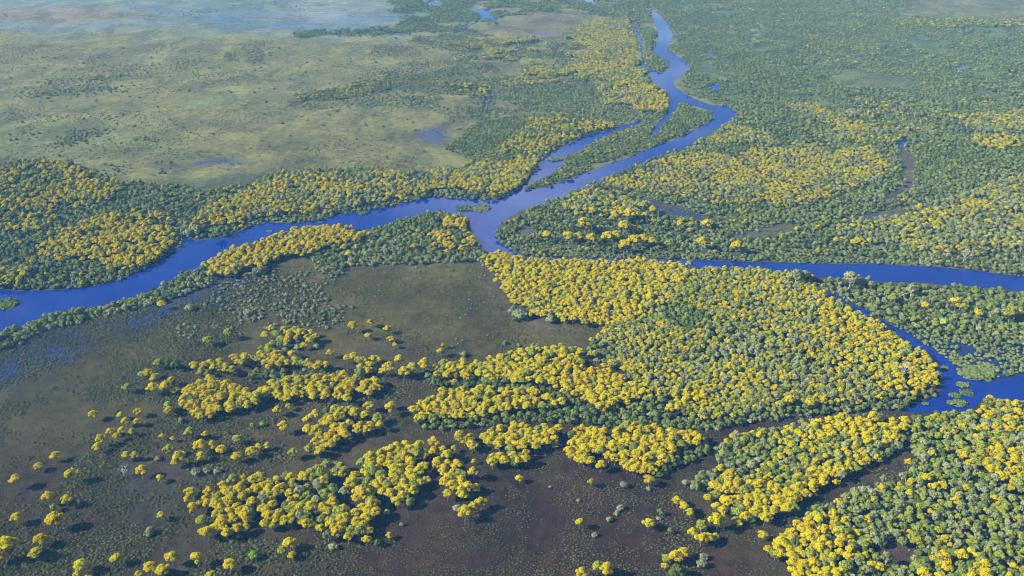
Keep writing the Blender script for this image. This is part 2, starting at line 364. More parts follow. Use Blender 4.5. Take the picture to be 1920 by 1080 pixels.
_b = bmesh.new(); bmesh.ops.create_icosphere(_b, subdivisions=1, radius=1)
ICO1_V = [v.co.copy() for v in _b.verts]; ICO1_F = [tuple(v.index for v in f.verts) for f in _b.faces]; _b.free()
def trunk_into(mb, R, top, ends, r0, mi, sides=6):
    """tapered leaning trunk that forks into limbs"""
    lean = Vector((R.uniform(-.4, .4), R.uniform(-.4, .4), 0))
    fork = Vector((lean.x, lean.y, top))
    mb.tube([Vector((0, 0, -.25)), Vector((lean.x * .2, lean.y * .2, top * .35)), fork * .75 + Vector((0, 0, top * .02)), fork], [r0 * 1.5, r0, r0 * .85, r0 * .75], mi, sides)
    for e in ends:
        md = fork.lerp(e, .5) + Vector((R.uniform(-.3, .3), R.uniform(-.3, .3), -.25))
        mb.tube([fork, md, e], [r0 * .55, r0 * .38, r0 * .16], mi, 5)
    return fork

def lobes_of(R, rad, z0, h, n, squash):
    """sub-crowns of a spreading crown: (centre, radius)"""
    L = [(Vector((R.uniform(-.12, .12) * rad, R.uniform(-.12, .12) * rad, z0 + h * .72)), rad * R.uniform(.42, .5))]
    a0 = R.uniform(0, 6.28)
    for i in range(n):
        a = a0 + 6.283 * i / n + R.uniform(-.3, .3); q = rad * R.uniform(.48, .68); lr = rad * R.uniform(.3, .42)
        L.append((Vector((math.cos(a) * q, math.sin(a) * q * squash, z0 + h * R.uniform(.32, .62))), lr))
    for i in range(n // 2):
        a = R.uniform(0, 6.28); q = rad * R.uniform(.2, .42); L.append((Vector((math.cos(a) * q, math.sin(a) * q * squash, z0 + h * R.uniform(.66, .82))), rad * R.uniform(.24, .34)))
    return L
def cover(mb, R, L, dens, size, pick, flat=.8, lowest=-.35):
    for c, r in L:
        n = int(dens * r * r)
        for _ in range(n):
            z = R.uniform(lowest, 1); a = R.uniform(0, 6.283); s = math.sqrt(max(0, 1 - z * z)); d = Vector((math.cos(a) * s, math.sin(a) * s, z))
            p = c + Vector((d.x * r, d.y * r, d.z * r * flat)) * R.uniform(.9, 1.12)
            if any((p - c2).length < r2 * .72 for c2, r2 in L if c2 is not c): continue
            nn = (d + Vector((R.uniform(-.7, .7), R.uniform(-.7, .7), R.uniform(-.3, .7)))).normalized()
            mb.quad(p, nn, size * R.uniform(.65, 1.35), R.uniform(0, 6.28), pick(d, p, R))
def make_yellow(seed, flower, bare=0.0):
    """flowering tree of 10 m: trunk mesh and domed crown mesh (blossom above, leaves below)"""
    R = random.Random(seed); rad, z0, h = 5.0, 3.6, 6.6; sq = R.uniform(.8, 1.0)
    L = lobes_of(R, rad, z0, h, R.choice((5, 6, 7)), sq)
    t = MB(); trunk_into(t, R, z0 * R.uniform(.65, .8), [c + Vector((0, 0, -r * .4)) for c, r in L[:7]], .24, 0)
    cr = MB()
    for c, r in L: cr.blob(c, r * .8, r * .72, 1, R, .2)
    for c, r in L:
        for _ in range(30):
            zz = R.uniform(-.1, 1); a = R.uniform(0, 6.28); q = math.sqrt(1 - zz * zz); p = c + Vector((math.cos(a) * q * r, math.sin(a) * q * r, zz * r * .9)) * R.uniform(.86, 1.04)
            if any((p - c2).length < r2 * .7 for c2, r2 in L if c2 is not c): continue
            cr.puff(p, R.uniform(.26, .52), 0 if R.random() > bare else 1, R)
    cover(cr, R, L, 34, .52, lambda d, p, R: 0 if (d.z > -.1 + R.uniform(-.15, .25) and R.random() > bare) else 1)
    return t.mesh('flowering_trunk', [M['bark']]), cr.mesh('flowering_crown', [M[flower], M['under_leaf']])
def make_green(seed, leaf, dark='dark_leaf', bark_='bark', rad=3.6, z0=2.4, h=4.4, dens=38, size=.75, core=.84):
    R = random.Random(seed); L = lobes_of(R, rad, z0, h, R.choice((5, 6)), R.uniform(.8, 1))
    t = MB(); trunk_into(t, R, z0 * .8, [c + Vector((0, 0, -r * .3)) for c, r in L[:6]], .2, 0)
    cr = MB()
    for c, r in L: cr.blob(c, r * core, r * core * .85, 0, R, .22)
    cover(cr, R, L, dens, size, lambda d, p, R: 0 if R.random() < .9 else 1, .9, -.6)
    return t.mesh('green_trunk', [M[bark_]]), cr.mesh('green_crown', [M[leaf], M[dark]])
def make_pale(seed, leaf='pale_leaf'):
    """thin-crowned tree: pale stems show through loose foliage"""
    R = random.Random(seed); rad, z0, h = 3.2, 4.2, 4.2; L = lobes_of(R, rad, z0, h, 6, .9)
    t = MB(); fork = trunk_into(t, R, z0 * .6, [c for c, r in L], .2, 0)
    for c, r in L:
        for _ in range(3): t.tube([c, c + Vector((R.uniform(-1, 1), R.uniform(-1, 1), R.uniform(.1, 1))) * r], [.07, .03], 0, 4)
    cr = MB()
    for c, r in L: cr.blob(c, r * .62, r * .5, 0, R, .2)
    cover(cr, R, L, 22, .62, lambda d, p, R: 0 if R.random() < .8 else 1, .9, -.5)
    return t.mesh('pale_trunk', [M['pale_bark']]), cr.mesh('pale_crown', [M[leaf], M['grey_leaf']])
def make_dead(seed):
    R = random.Random(seed); t = MB(); ends = []
    for i in range(7):
        a = i * .9 + R.uniform(-.3, .3); ends.append(Vector((math.cos(a) * R.uniform(1.4, 3), math.sin(a) * R.uniform(1.4, 3), R.uniform(5, 8))))
    trunk_into(t, R, 3.2, ends, .34, 0)
    b = MB()
    for e in ends:
        for _ in range(5):
            q = e + Vector((R.uniform(-1.6, 1.6), R.uniform(-1.6, 1.6), R.uniform(.2, 1.8))); b.tube([e, e.lerp(q, .5) + Vector((0, 0, .2)), q], [.14, .1, .05], 0, 4)
    return t.mesh('dead_trunk', [M['pale_bark']]), b.mesh('bare_twigs', [M['pale_bark']])
def make_shrub(seed, leaf, rad=1.9, h=2.2, dens=46, size=.5):
    """low many-domed bush standing on the ground, with short stems"""
    R = random.Random(seed); mb = MB(); L = []
    n = R.choice((4, 5, 6))
    for i in range(n):
        a = 6.283 * i / n + R.uniform(-.4, .4); q = rad * R.uniform(.3, .62); r = rad * R.uniform(.34, .52)
        L.append((Vector((math.cos(a) * q, math.sin(a) * q, h * R.uniform(.3, .55))), r))
    L.append((Vector((R.uniform(-.2, .2), R.uniform(-.2, .2), h * .62)), rad * .5))
    for c, r in L:
        mb.tube([Vector((c.x * .3, c.y * .3, -.1)), c], [.07, .04], 2, 4)
        mb.blob(c, r * .86, r * .8, 0, R, .22, .02)
    cover(mb, R, L, dens, size, lambda d, p, R: 0 if R.random() < .8 else 1, .9, -.3)
    return mb.mesh('shrub', [M[leaf], M['dark_leaf'] if leaf != 'grey_leaf' else M['grey_leaf'], M['bark']])
def make_tussock(seed):
    R = random.Random(seed); mb = MB()
    for i in range(R.choice((3, 4, 5))):
        c = Vector((R.uniform(-.55, .55), R.uniform(-.55, .55), .12)); r = R.uniform(.35, .65)
        mb.blob(c, r, r * .55, 0, R, .3, 0)
    for _ in range(34):
        a = R.uniform(0, 6.28); q = R.uniform(.1, 1.1); d = Vector((math.cos(a), math.sin(a), R.uniform(.3, 1.2)))
        mb.quad(Vector((math.cos(a) * q, math.sin(a) * q, R.uniform(.15, .45))), d, R.uniform(.25, .5), R.uniform(0, 6.28), 0)
    return mb.mesh('tussock', [M['tussock_grass']])
def make_mat_plant(seed):
    """raft of floating water plants: ragged pad with leaf mounds"""
    R = random.Random(seed); mb = MB(); n = 26
    k = len(mb.v); prof = [R.uniform(.75, 1.15) for _ in range(n)]
    for z, s in ((-.05, 1.0), (.22, .96), (.34, .7)):
        for i in range(n):
            a = 6.283 * i / n; mb.v.append(Vector((math.cos(a) * prof[i] * s * 4, math.sin(a) * prof[i] * s * 2.6, z)))
    for j in range(2):
        for i in range(n):
            i2 = (i + 1) % n; mb.f.append((k + j * n + i, k + j * n + i2, k + (j + 1) * n + i2, k + (j + 1) * n + i)); mb.m.append(0)
    mb.f.append(tuple(k + 2 * n + i for i in range(n))); mb.m.append(0)
    for _ in range(26):
        a = R.uniform(0, 6.28); q = math.sqrt(R.random()) * .9; mb.blob(Vector((math.cos(a) * q * 3.7, math.sin(a) * q * 2.4, .35)), R.uniform(.4, .9), R.uniform(.35, .7), 0, R, .25, .1)
    for _ in range(150):
        a = R.uniform(0, 6.28); q = math.sqrt(R.random()); mb.quad(Vector((math.cos(a) * q * 4, math.sin(a) * q * 2.6, R.uniform(.35, .9))), Vector((R.uniform(-1, 1), R.uniform(-1, 1), 1)), R.uniform(.4, .8), R.uniform(0, 6), 0)
    return mb.mesh('floating_plant_mat', [M['water_plant']])

# every kind: list of (trunk mesh or None, crown mesh), nominal crown width, nominal height
KIND = {
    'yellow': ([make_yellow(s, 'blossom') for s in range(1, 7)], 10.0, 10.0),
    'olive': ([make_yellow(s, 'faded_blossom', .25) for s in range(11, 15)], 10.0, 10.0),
    'green': ([make_green(s, 'leaf') for s in range(21, 26)], 7.2, 6.8),
    'dark': ([make_green(s, 'dark_leaf') for s in range(31, 34)], 7.2, 6.8),
    'pale': ([make_pale(s) for s in range(41, 45)], 6.4, 8.4),
    'lime': ([make_green(51, 'lime_leaf', 'leaf')], 7.2, 6.8),
    'dead': ([make_dead(61), make_dead(62)], 6.0, 8.0),
    'shrub': ([(None, make_shrub(s, 'shrub_leaf')) for s in range(71, 75)], 3.8, 2.4),
    'grey': ([(None, make_shrub(s, 'grey_leaf')) for s in range(81, 85)], 3.8, 2.4),
    'tussock': ([(None, make_tussock(s)) for s in range(91, 95)], 2.0, .9),
    'raft': ([(None, make_mat_plant(s)) for s in range(96, 99)], 8.0, .8),
}

# ------------------------------------------------------------------ planting plan
# outlines in photo pixels, taken on the plane of the crowns (zc metres up); later zones replace earlier ones where they overlap
Z = []
def zone(desc, poly, zc, spacing, mix, w, amp=.35, edge=4.0, keep=1.0, clump=0.0, cscale=45):
    over = not (desc and spacing >= 12)
    q = P(poly)
    if desc and over and unproj(q[:, 0], np.maximum(q[:, 1], -170), zc)[:, 1].mean() > 1150 and 'yellow' in mix:
        fr = unproj(q[:, 0], np.maximum(q[:, 1], -170), zc)[:, 1].mean() > 1500
        spacing *= .88 if fr else .96; w = (w[0] * .76, w[1] * .84) if fr else (w[0] * .9, w[1] * .98); edge *= 2.4; amp *= 1.5
    Z.append(dict(desc=desc, g=unproj(q[:, 0], np.maximum(q[:, 1], -170), zc), sp=spacing, mix=mix, w=w, amp=amp, edge=edge, keep=keep, clump=clump, cscale=cscale, over=over))
YD = dict(yellow=.84, olive=.08, green=.05, dark=.03)
YM = dict(yellow=.46, olive=.22, green=.16, pale=.16)
YS = dict(yellow=.34, olive=.14, green=.24, pale=.18, shrub=.10)
GS = dict(shrub=.46, green=.22, dark=.14, grey=.14, olive=.03, yellow=.01)
GD = dict(dark=.42, green=.34, shrub=.24)
GG = dict(grey=.74, shrub=.20, green=.06)
FW = (4.5, 8.0)
# --- right bank scrub
zone('scrub across the far right plain', "1230,22 1200,-150 2400,-150 2400,215 1700,205 1385,207 1337,196 1300,183 1268,163 1264,153 1292,133 1293,122 1256,93 1263,62", 2, 7.8, dict(shrub=.50, green=.30, dark=.06, grey=.06, olive=.02, yellow=.006), (4.5, 9), .3, 3, 1, .42, 90)
zone('scrub of the right bank peninsula', "1385,205 1700,205 2400,215 2400,560 1920,517 1830,505 1747,498 1563,493 1380,488 1107,484 983,477 940,456 931,440 938,423 951,410 1005,386 1065,364 1155,325 1240,291 1310,267 1364,230", 2, 5.8, GS, (3.4, 8.4), .3, 2, 1, .18, 60)
zone('tall pale wood on the right bank', "1560,430 1600,410 1680,390 1750,370 1820,360 1920,325 2300,320 2300,470 1900,474 1800,470 1700,462 1620,455", 6, 6.3, dict(pale=.32, olive=.16, yellow=.20, green=.20, shrub=.12), (5.5, 9), .5)
zone('green thicket right of the dry creek', "1730,262 1920,262 2300,265 2300,325 1920,328 1740,368 1722,330 1710,285", 3, 5.8, dict(shrub=.4, green=.34, dark=.2, olive=.06), (4.5, 7.5))
zone('yellow wood above the river fork', "1140,340 1180,320 1240,300 1310,280 1380,286 1440,272 1500,265 1560,275 1620,272 1665,300 1665,335 1610,352 1560,362 1500,375 1440,380 1380,372 1330,378 1280,366 1220,356 1170,356", 7, 6.6, dict(yellow=.50, olive=.14, pale=.20, green=.12, shrub=.04), (6, 9), .5)
zone('yellow spur above the river bend', "1325,265 1350,250 1385,232 1430,245 1460,258 1440,266 1400,262 1360,262", 7, 6.8, YM, (6.5, 9.5), .3)
zone('yellow wood on the peninsula neck', "1058,362 1110,348 1140,358 1180,378 1222,385 1215,400 1130,402 1085,396 1062,382", 7, 7.2, dict(yellow=.42, olive=.2, green=.2, pale=.18), (7, 10), .45)
zone('far yellow wood left of the creek', "1485,192 1530,190 1560,208 1630,205 1640,214 1600,222 1640,236 1720,240 1705,258 1620,264 1560,262 1520,250 1570,238 1540,226 1500,222", 7, 7.4, dict(yellow=.40, olive=.16, green=.26, pale=.18), (7, 10), .5)
zone('far yellow grove by the dark ditch', "1600,180 1660,192 1710,195 1790,205 1760,218 1700,216 1640,200 1590,190", 6, 8.5, dict(yellow=.30, olive=.15, green=.35, pale=.2), (7, 10), .4, 4, .8)
zone('far yellow belt at the right edge', "1780,216 1920,205 2300,205 2300,240 1920,234 1860,246 1800,242", 7, 7.4, dict(yellow=.34, olive=.22, green=.3, pale=.14), (7, 10), .4)
zone('yellow row below the far belt', "1820,250 1920,252 2200,255 2200,265 1920,263 1850,275 1815,268", 7, 8.5, dict(yellow=.45, olive=.2, green=.35), (8, 11), .4, 4, .9)
zone('sparse yellow trees on the far right plain', "1480,60 1700,90 1920,120 2300,120 2300,180 1800,185 1700,150 1550,110", 6, 24, dict(yellow=.5, olive=.25, green=.25), (6, 9), .5, 4, .45, .5, 80)
zone('distant yellow trees along the top edge', "1290,-30 1480,-30 1650,-20 1680,30 1600,55 1480,40 1330,30", 6, 26, dict(yellow=.45, olive=.3, green=.25), (6, 9), .5, 4, .45, .5, 90)
zone('yellow line by the far clearing', "1670,38 1760,32 1900,36 2200,40 2200,50 1800,48 1690,48", 6, 12, dict(yellow=.3, olive=.3, green=.4), (7, 10), .4, 4, .8)
# bare or grassy places on the right bank
for hole in ("1680,20 1740,-5 2300,-20 2300,25 1860,36 1700,32", "1540,150 1600,128 1680,140 1730,150 1700,167 1600,167", "1366,88 1400,78 1420,70 1410,55 1425,36 1434,40 1424,55 1432,72 1405,82 1372,92",
             "1475,128 1530,120 1580,108 1582,112 1530,126 1478,131", "1175,374 1210,371 1290,392 1335,405 1330,418 1250,405 1190,388", "1563,413 1640,398 1690,386 1716,396 1660,411 1600,421",
             "1685,275 1705,278 1722,330 1715,350 1660,383 1652,375 1690,345 1700,320 1690,300", "962,428 998,418 1006,438 990,452 968,444", "1430,432 1480,418 1486,438 1440,446 1380,452 1350,446", "1780,136 1800,122 1820,118 1816,124 1798,136",
             "1670,120 1730,103 1782,97 1782,101 1735,110 1675,125", "1855,92 1920,72 1990,60 1990,66 1920,80 1860,96"):
    zone('', hole, .3, 9, dict(shrub=.7, grey=.3), (1.6, 3.2), 0, 3, .35)
zone('willowy scrub of the river loop', "985,457 1000,462 1110,480 1270,483 1380,487 1480,490 1647,492 1747,497 1747,488 1600,482 1450,476 1300,472 1150,468 1050,460", 2, 4.6, dict(shrub=.75, green=.15, grey=.1), (3.2, 5.5))
# --- long island and spit between the channels
zone('long green island between the channels', "985,356 1017,336 1040,323 1062,306 1045,296 1087,284 1127,261 1150,250 1207,231 1225,222 1240,206 1250,198 1257,206 1243,222 1228,238 1215,262 1232,252 1245,240 1262,222 1272,205 1275,195 1297,198 1320,205 1338,214 1338,221 1325,230 1300,243 1280,254 1227,272 1190,289 1107,319 1023,349", 2, 5.2, dict(shrub=.42, green=.3, dark=.22, olive=.04, yellow=.02), (4.5, 7.5))
zone('green spit beside the upper river', "1196,52 1205,50 1218,30 1224,40 1231,55 1232,72 1226,86 1219,97 1236,111 1252,121 1253,128 1240,136 1218,129 1210,115 1207,95 1206,76", 2, 6, dict(shrub=.35, green=.4, dark=.2, olive=.05), (5, 8))
zone('yellow crowns on the island tip', "1030,345 1045,333 1075,322 1085,325 1060,337 1040,345", 6, 8, dict(yellow=.5, olive=.3, green=.2), (7, 9), .3)
# --- upper middle, left of the upper river
zone('scrub at the top of the river', "700,-60 880,-150 1215,-150 1217,20 1222,36 1231,55 1195,52 1150,35 1085,22 1000,22 950,30 900,60 850,75 780,70 740,62 700,62 540,68 540,60 700,55 760,45", 2, 8.4, dict(shrub=.45, green=.35, dark=.14, olive=.06), (5.5, 9), .3, 9, 1, .62, 80)
zone('scattered scrub left of the upper river', "740,70 900,62 960,80 1070,80 1110,55 1190,60 1205,100 1222,150 1255,185 1250,215 1205,226 1130,245 1090,222 1010,208 940,212 880,235 850,240 870,200 900,170 800,175 700,170 560,192 530,196 560,176 700,150 830,130 860,100", 2, 7.2, dict(shrub=.62, green=.22, grey=.1, dark=.06), (3.6, 7), .3, 5, .82, .7, 70)
zone('dense green scrub inside the river bend', "930,165 1000,158 1120,160 1150,190 1200,210 1150,228 1080,210 990,205 935,190", 2, 5.8, dict(shrub=.64, green=.24, pale=.06, dark=.06), (4, 6.5))
zone('yellow wood along the upper river', "1100,45 1135,33 1180,38 1192,62 1200,100 1210,130 1222,155 1180,157 1140,150 1100,143 1070,128 1078,104 1092,88 1075,72 1060,54", 7, 7.6, dict(yellow=.46, olive=.22, green=.24, pale=.08), (8, 11), .4, 4, 1)
zone('yellow wood at the upper river bend', "1123,162 1180,158 1230,164 1253,185 1250,208 1230,209 1190,206 1165,192 1130,186", 7, 7.8, dict(yellow=.62, olive=.18, green=.12, pale=.08), (8.5, 11.5), .4)
zone('far yellow strip beside the marsh', "820,77 870,75 913,80 920,90 880,93 830,85", 7, 8.6, YM, (8, 11), .35)
zone('far yellow strip below the pool', "925,76 960,68 1000,66 1005,74 960,82 928,82", 7, 8.6, YM, (8, 11), .35)
zone('far yellow island wood', "900,102 925,88 962,88 966,98 940,110 902,112", 7, 8.4, YM, (8, 11), .35)
zone('small far yellow clump', "978,86 1005,82 1012,90 1000,98 982,97", 7, 8.4, YM, (8, 11), .35)
zone('yellow streak in the middle of the far scrub', "985,128 1010,118 1050,112 1070,120 1065,138 1020,145 985,140", 7, 8.2, YM, (8, 11), .4)
zone('yellow line above the green scrub', "945,150 1000,148 1055,143 1060,154 1000,158 948,160", 7, 9, YM, (8, 11), .4, 4, .9)
zone('sparse yellow trees by the wet ditch', "845,160 900,152 925,165 915,182 880,180 850,172", 6, 16, dict(yellow=.6, green=.4), (8, 11), .3, 3, .8)
zone('yellow ridge across the left plain', "552,180 600,170 640,160 700,146 765,136 770,144 720,158 660,174 600,186 556,188", 6, 7.6, dict(yellow=.22, olive=.14, green=.34, shrub=.3), (6, 9.5), .5)
zone('pale green triangle beside the river', "838,277 870,240 900,225 950,215 1010,210 1080,212 1145,228 1100,247 1000,302 960,312 905,318 870,292", 3, 5.0, dict(shrub=.66, green=.28, olive=.06), (3.8, 6))
zone('yellow wood of the green triangle', "940,260 985,235 1040,215 1090,216 1145,226 1145,236 1100,248 1050,268 1022,288 1000,290 960,285 930,290", 7, 7.6, dict(yellow=.46, olive=.2, green=.2, shrub=.14), (7, 10), .5)
# --- far left and left bank
zone('scrub of the left river bank', "-300,312 0,306 70,300 150,310 165,330 240,340 300,350 340,345 380,360 440,350 480,345 520,325 600,318 680,318 740,325 800,320 870,310 960,300 1000,285 1035,286 1013,302 1000,319 990,336 973,352 940,371 913,376 847,371 810,367 773,376 733,387 683,394 600,411 567,417 500,416 467,426 433,439 367,451 345,440 340,459 300,486 277,499 233,522 177,536 113,542 40,545 0,540 -300,530", 2, 6.0, dict(shrub=.40, grey=.28, green=.18, dark=.09, olive=.03, yellow=.02), (4.4, 9), .3, 2.5)
zone('mixed yellow wood at the left edge', "-300,310 0,306 60,301 150,309 162,326 232,340 240,365 180,380 120,388 90,412 40,430 -300,430", 7, 7.6, dict(yellow=.34, olive=.14, green=.18, dark=.12, grey=.22), (7.5, 11), .6)
zone('yellow grove above the left river reach', "73,452 100,440 150,416 190,404 235,411 280,400 317,410 322,436 316,458 300,472 262,486 240,494 207,500 180,487 113,483 84,470", 7, 7.4, dict(yellow=.74, olive=.12, green=.06, grey=.08), (8, 11), .45)
zone('small yellow grove at the left edge', "-200,510 0,503 38,503 52,515 30,530 0,533 -200,540", 7, 7.8, dict(yellow=.55, olive=.2, green=.25), (8, 11), .4)
zone('long yellow wood on the far bank', "375,402 400,382 440,366 480,360 510,336 560,325 620,317 700,322 755,330 800,345 810,355 760,364 700,377 640,386 580,395 520,402 460,412 420,418 390,418", 7, 7.0, dict(yellow=.54, olive=.16, pale=.16, green=.08, grey=.06), (7.5, 10.5), .45)
zone('yellow wood on the far bank by the fork', "800,336 830,318 880,314 920,306 960,300 1000,288 1022,288 1004,306 985,330 962,350 930,360 880,358 850,350 800,352", 7, 7.2, dict(yellow=.60, olive=.16, green=.14, pale=.1), (8, 11), .45)
# --- near bank of the left branch
zone('grey green hedge along the near bank', "-200,690 0,622 60,600 110,583 165,574 200,575 240,561 310,534 335,517 378,502 402,506 402,530 350,546 310,562 270,574 200,590 150,600 100,612 60,628 0,655 -200,720", 3, 5.4, dict(grey=.56, green=.26, shrub=.12, pale=.06), (6, 10), .3, 3)
zone('grey green scrub left of the clearing', "590,505 585,482 640,460 668,440 700,433 740,413 780,403 815,398 845,400 876,404 884,428 892,448 908,470 928,492 912,502 880,492 840,487 780,492 730,497 680,507 620,512", 2.5, 5.2, dict(grey=.42, shrub=.34, green=.16, dark=.08), (4.5, 9), .3, 3)
zone('dark green trees at the near bank', "690,436 740,414 780,404 815,398 845,400 830,420 780,432 730,440", 3, 5.2, GD, (6, 8.5))
zone('bright yellow grove on the near bank', "376,497 400,480 440,458 480,448 510,440 550,425 600,417 650,420 672,430 700,434 690,444 660,444 630,452 600,470 560,478 520,482 475,498 440,512 415,508 396,506", 7, 7.2, dict(yellow=.88, olive=.07, green=.05), (8.5, 11), .2)
zone('yellow clump on the point by the fork', "832,406 858,400 880,404 882,430 872,436 850,420 835,418", 7, 7.2, YD, (8, 10.5), .2)
zone('yellow cluster in the grey scrub', "800,442 822,430 845,434 854,446 840,464 828,472 812,462 814,450", 7, 7.0, YD, (8, 10.5), .2)
zone('yellow pair of crowns at the river corner', "868,452 884,444 894,458 884,466 866,468", 7, 7.2, YD, (8, 10.5), .2)
zone('', "330,590 400,540 480,500 600,512 640,520 660,560 640,610 500,620 400,640 330,625", 1.5, 6.6, dict(grey=.8, shrub=.2), (2.2, 6.5), .3, 5, .8, .55, 40)
zone('grey green bushes in the wet meadow', "510,575 560,560 620,562 642,575 620,592 570,595 520,592", 2, 5, GG, (3.8, 6.5), .3, 4, .9, .5, 20)
zone('small grey bush clump in the meadow', "452,585 470,574 492,578 488,598 462,600", 2, 5, GG, (4.5, 7))
zone('', "640,500 900,490 930,520 940,580 900,640 800,650 700,600 640,560", .6, 13, dict(grey=.9, shrub=.1), (1.6, 3.8), .3, 5, .55, .4, 60)
# --- the big central forest
zone('mixed heart of the big forest', "908,476 940,470 1000,485 1060,488 1200,486 1310,496 1460,503 1490,506 1520,514 1516,530 1545,546 1585,566 1625,590 1665,616 1705,641 1740,666 1758,690 1757,716 1722,740 1680,750 1600,757 1520,764 1450,772 1380,786 1300,790 1250,770 1230,735 1190,705 1140,680 1100,660 1110,640 1140,615 1130,600 1080,600 1000,590 960,580", 7, 5.3, dict(yellow=.36, olive=.30, green=.14, pale=.20), (5.5, 8.2), .3)
zone('golden upper left part of the big forest', "908,476 940,470 1000,485 1200,486 1290,494 1300,512 1262,532 1228,556 1205,588 1140,606 1080,600 1040,596 1000,590 962,580 950,556 930,520 914,497", 7, 6.5, dict(yellow=.82, olive=.10, green=.06, pale=.02), (7.6, 10.5), .2, 3)
zone('yellow rim along the side channel', "1516,530 1545,546 1585,566 1625,590 1665,616 1705,641 1740,666 1758,690 1757,716 1722,732 1660,728 1610,700 1570,655 1540,610 1515,570 1495,545", 7, 6.0, dict(yellow=.66, olive=.14, green=.12, pale=.08), (6, 9), .3, 3)
zone('dark green gap in the big forest', "1232,575 1290,568 1330,590 1345,612 1290,620 1245,600", 4, 5.4, dict(dark=.5, green=.4, olive=.1), (5.5, 8))
zone('green band through the big forest', "1330,600 1420,600 1500,640 1540,690 1500,700 1420,670 1350,640", 6, 5.6, dict(green=.38, pale=.30, olive=.18, yellow=.14), (5.5, 8), .3)
zone('grey green fringe of the big forest', "1100,655 1120,640 1150,640 1160,665 1130,680", 4, 5.4, dict(grey=.4, green=.5, pale=.1), (6, 9))
zone('dark bushes on the forest corner', "955,572 975,572 995,585 990,598 970,597 955,588", 4, 5, dict(green=.5, grey=.5), (6, 8))
zone('green skirt below the big forest', "1130,772 1230,765 1310,785 1380,780 1450,768 1520,760 1600,754 1690,748 1745,722 1752,730 1735,748 1695,762 1600,768 1520,776 1450,784 1380,797 1300,806 1200,806 1140,796", 3, 5.0, dict(green=.34, shrub=.3, dark=.2, grey=.16), (4.5, 7.5))
# --- groves below the clearing
zone('green bed between the two middle groves', "800,700 900,705 1000,715 1065,738 1150,758 1230,740 1262,768 1262,798 1150,798 1060,786 960,792 860,798 795,802 775,790 830,770 900,760 1040,760 1000,742 900,722 820,724", 3, 5.2, dict(dark=.36, green=.34, shrub=.2, grey=.1), (5, 8.5))
zone('broad yellow grove below the clearing', "805,688 850,675 900,675 950,660 1010,646 1060,646 1085,660 1092,682 1140,692 1200,716 1222,738 1182,756 1130,756 1092,748 1060,732 1000,714 900,704 830,710", 7, 6.6, dict(yellow=.80, olive=.1, green=.1), (8, 11), .25, 3)
zone('low long yellow grove above the mud', "772,768 790,750 830,735 880,725 950,726 1020,738 1058,750 1048,764 1000,768 940,770 860,780 810,784 775,782", 7, 6.8, dict(yellow=.84, olive=.08, green=.08), (8.5, 11), .2, 3)
zone('yellow clump in front of the big forest', "1240,738 1280,730 1320,732 1325,745 1290,756 1250,756", 7, 7.0, YD, (8, 10.5), .2, 3)
zone('upper left grove in the marsh', "415,662 440,645 480,625 520,612 560,612 590,625 605,645 570,652 500,658 450,668", 6, 7.6, dict(yellow=.56, olive=.14, green=.12, grey=.18), (8, 11), .35, keep=0.9, clump=0.7, cscale=34)
zone('middle left grove in the marsh', "350,688 400,675 450,672 480,660 530,655 600,655 650,660 700,662 738,680 735,695 700,700 640,697 580,690 500,690 440,697 390,702", 6, 7.4, dict(yellow=.62, olive=.10, green=.14, grey=.14), (8.5, 11), .35, keep=0.92, clump=0.6, cscale=34)
zone('green bushes under the middle left grove', "440,700 520,694 590,694 650,700 620,712 540,712 470,714", 3, 6, dict(green=.3, grey=.5, dark=.2), (5, 7.5), .3, 4, .9)
zone('long yellow grove by the left mud flat', "335,748 350,725 380,712 420,710 470,730 550,708 620,704 690,708 726,720 690,745 640,752 580,746 500,750 440,770 390,786 348,772", 7, 7.3, dict(yellow=.84, olive=.08, green=.08), (9, 11.5), .2, keep=0.95, clump=0.45, cscale=34)
zone('yellow grove on the mud bank', "560,836 575,800 600,775 645,762 690,770 700,800 650,824 600,846 570,846", 7, 7.8, dict(yellow=.86, olive=.08, green=.06), (9.5, 12), .2, keep=0.95, clump=0.3, cscale=34)
zone('yellow grove right of the mud bank', "690,768 710,752 735,760 756,772 752,790 720,808 695,800", 7, 7.8, YD, (9, 12), .2, keep=0.95, clump=0.3, cscale=34)
zone('left half of the large lower grove', "335,958 380,932 410,910 450,900 520,890 560,885 600,905 640,925 650,960 640,1000 610,988 560,990 480,980 420,1000 388,1004 372,980", 7, 7.8, dict(yellow=.70, olive=.18, green=.06, pale=.06), (9, 12), .3, keep=0.96, clump=0.4, cscale=34)
zone('faded spur of the large lower grove', "575,880 600,872 650,868 655,884 620,905 585,905", 7, 7.6, dict(yellow=.4, olive=.45, pale=.15), (9, 12), .3)
zone('pale green heart of the large lower grove', "545,905 590,900 625,915 630,935 580,945 550,930", 6, 6.6, dict(green=.35, pale=.3, olive=.35), (8, 10))
zone('right half of the large lower grove', "640,925 660,890 690,858 730,838 790,832 802,868 790,900 778,938 720,945 705,980 680,1000 650,1012 642,975", 7, 7.8, dict(yellow=.84, olive=.09, green=.07), (9.5, 12), .2, keep=0.97, clump=0.3, cscale=34)
zone('narrow yellow grove beside the large lower one', "805,828 838,848 868,868 872,885 890,905 888,925 850,935 824,925 832,892 812,862", 7, 8.0, dict(yellow=.82, olive=.12, green=.06), (9.5, 12), .2, keep=0.96, clump=0.3, cscale=34)
zone('arched yellow grove at the mud bank', "853,826 900,806 960,795 1030,795 1046,822 1000,838 960,842 930,838 880,836", 7, 7.6, dict(yellow=.88, olive=.06, green=.06), (9, 11.5), .2)
zone('front arm of the arched grove', "920,850 960,842 990,850 992,868 950,874 925,868", 7, 7.8, YD, (9, 11.5), .2)
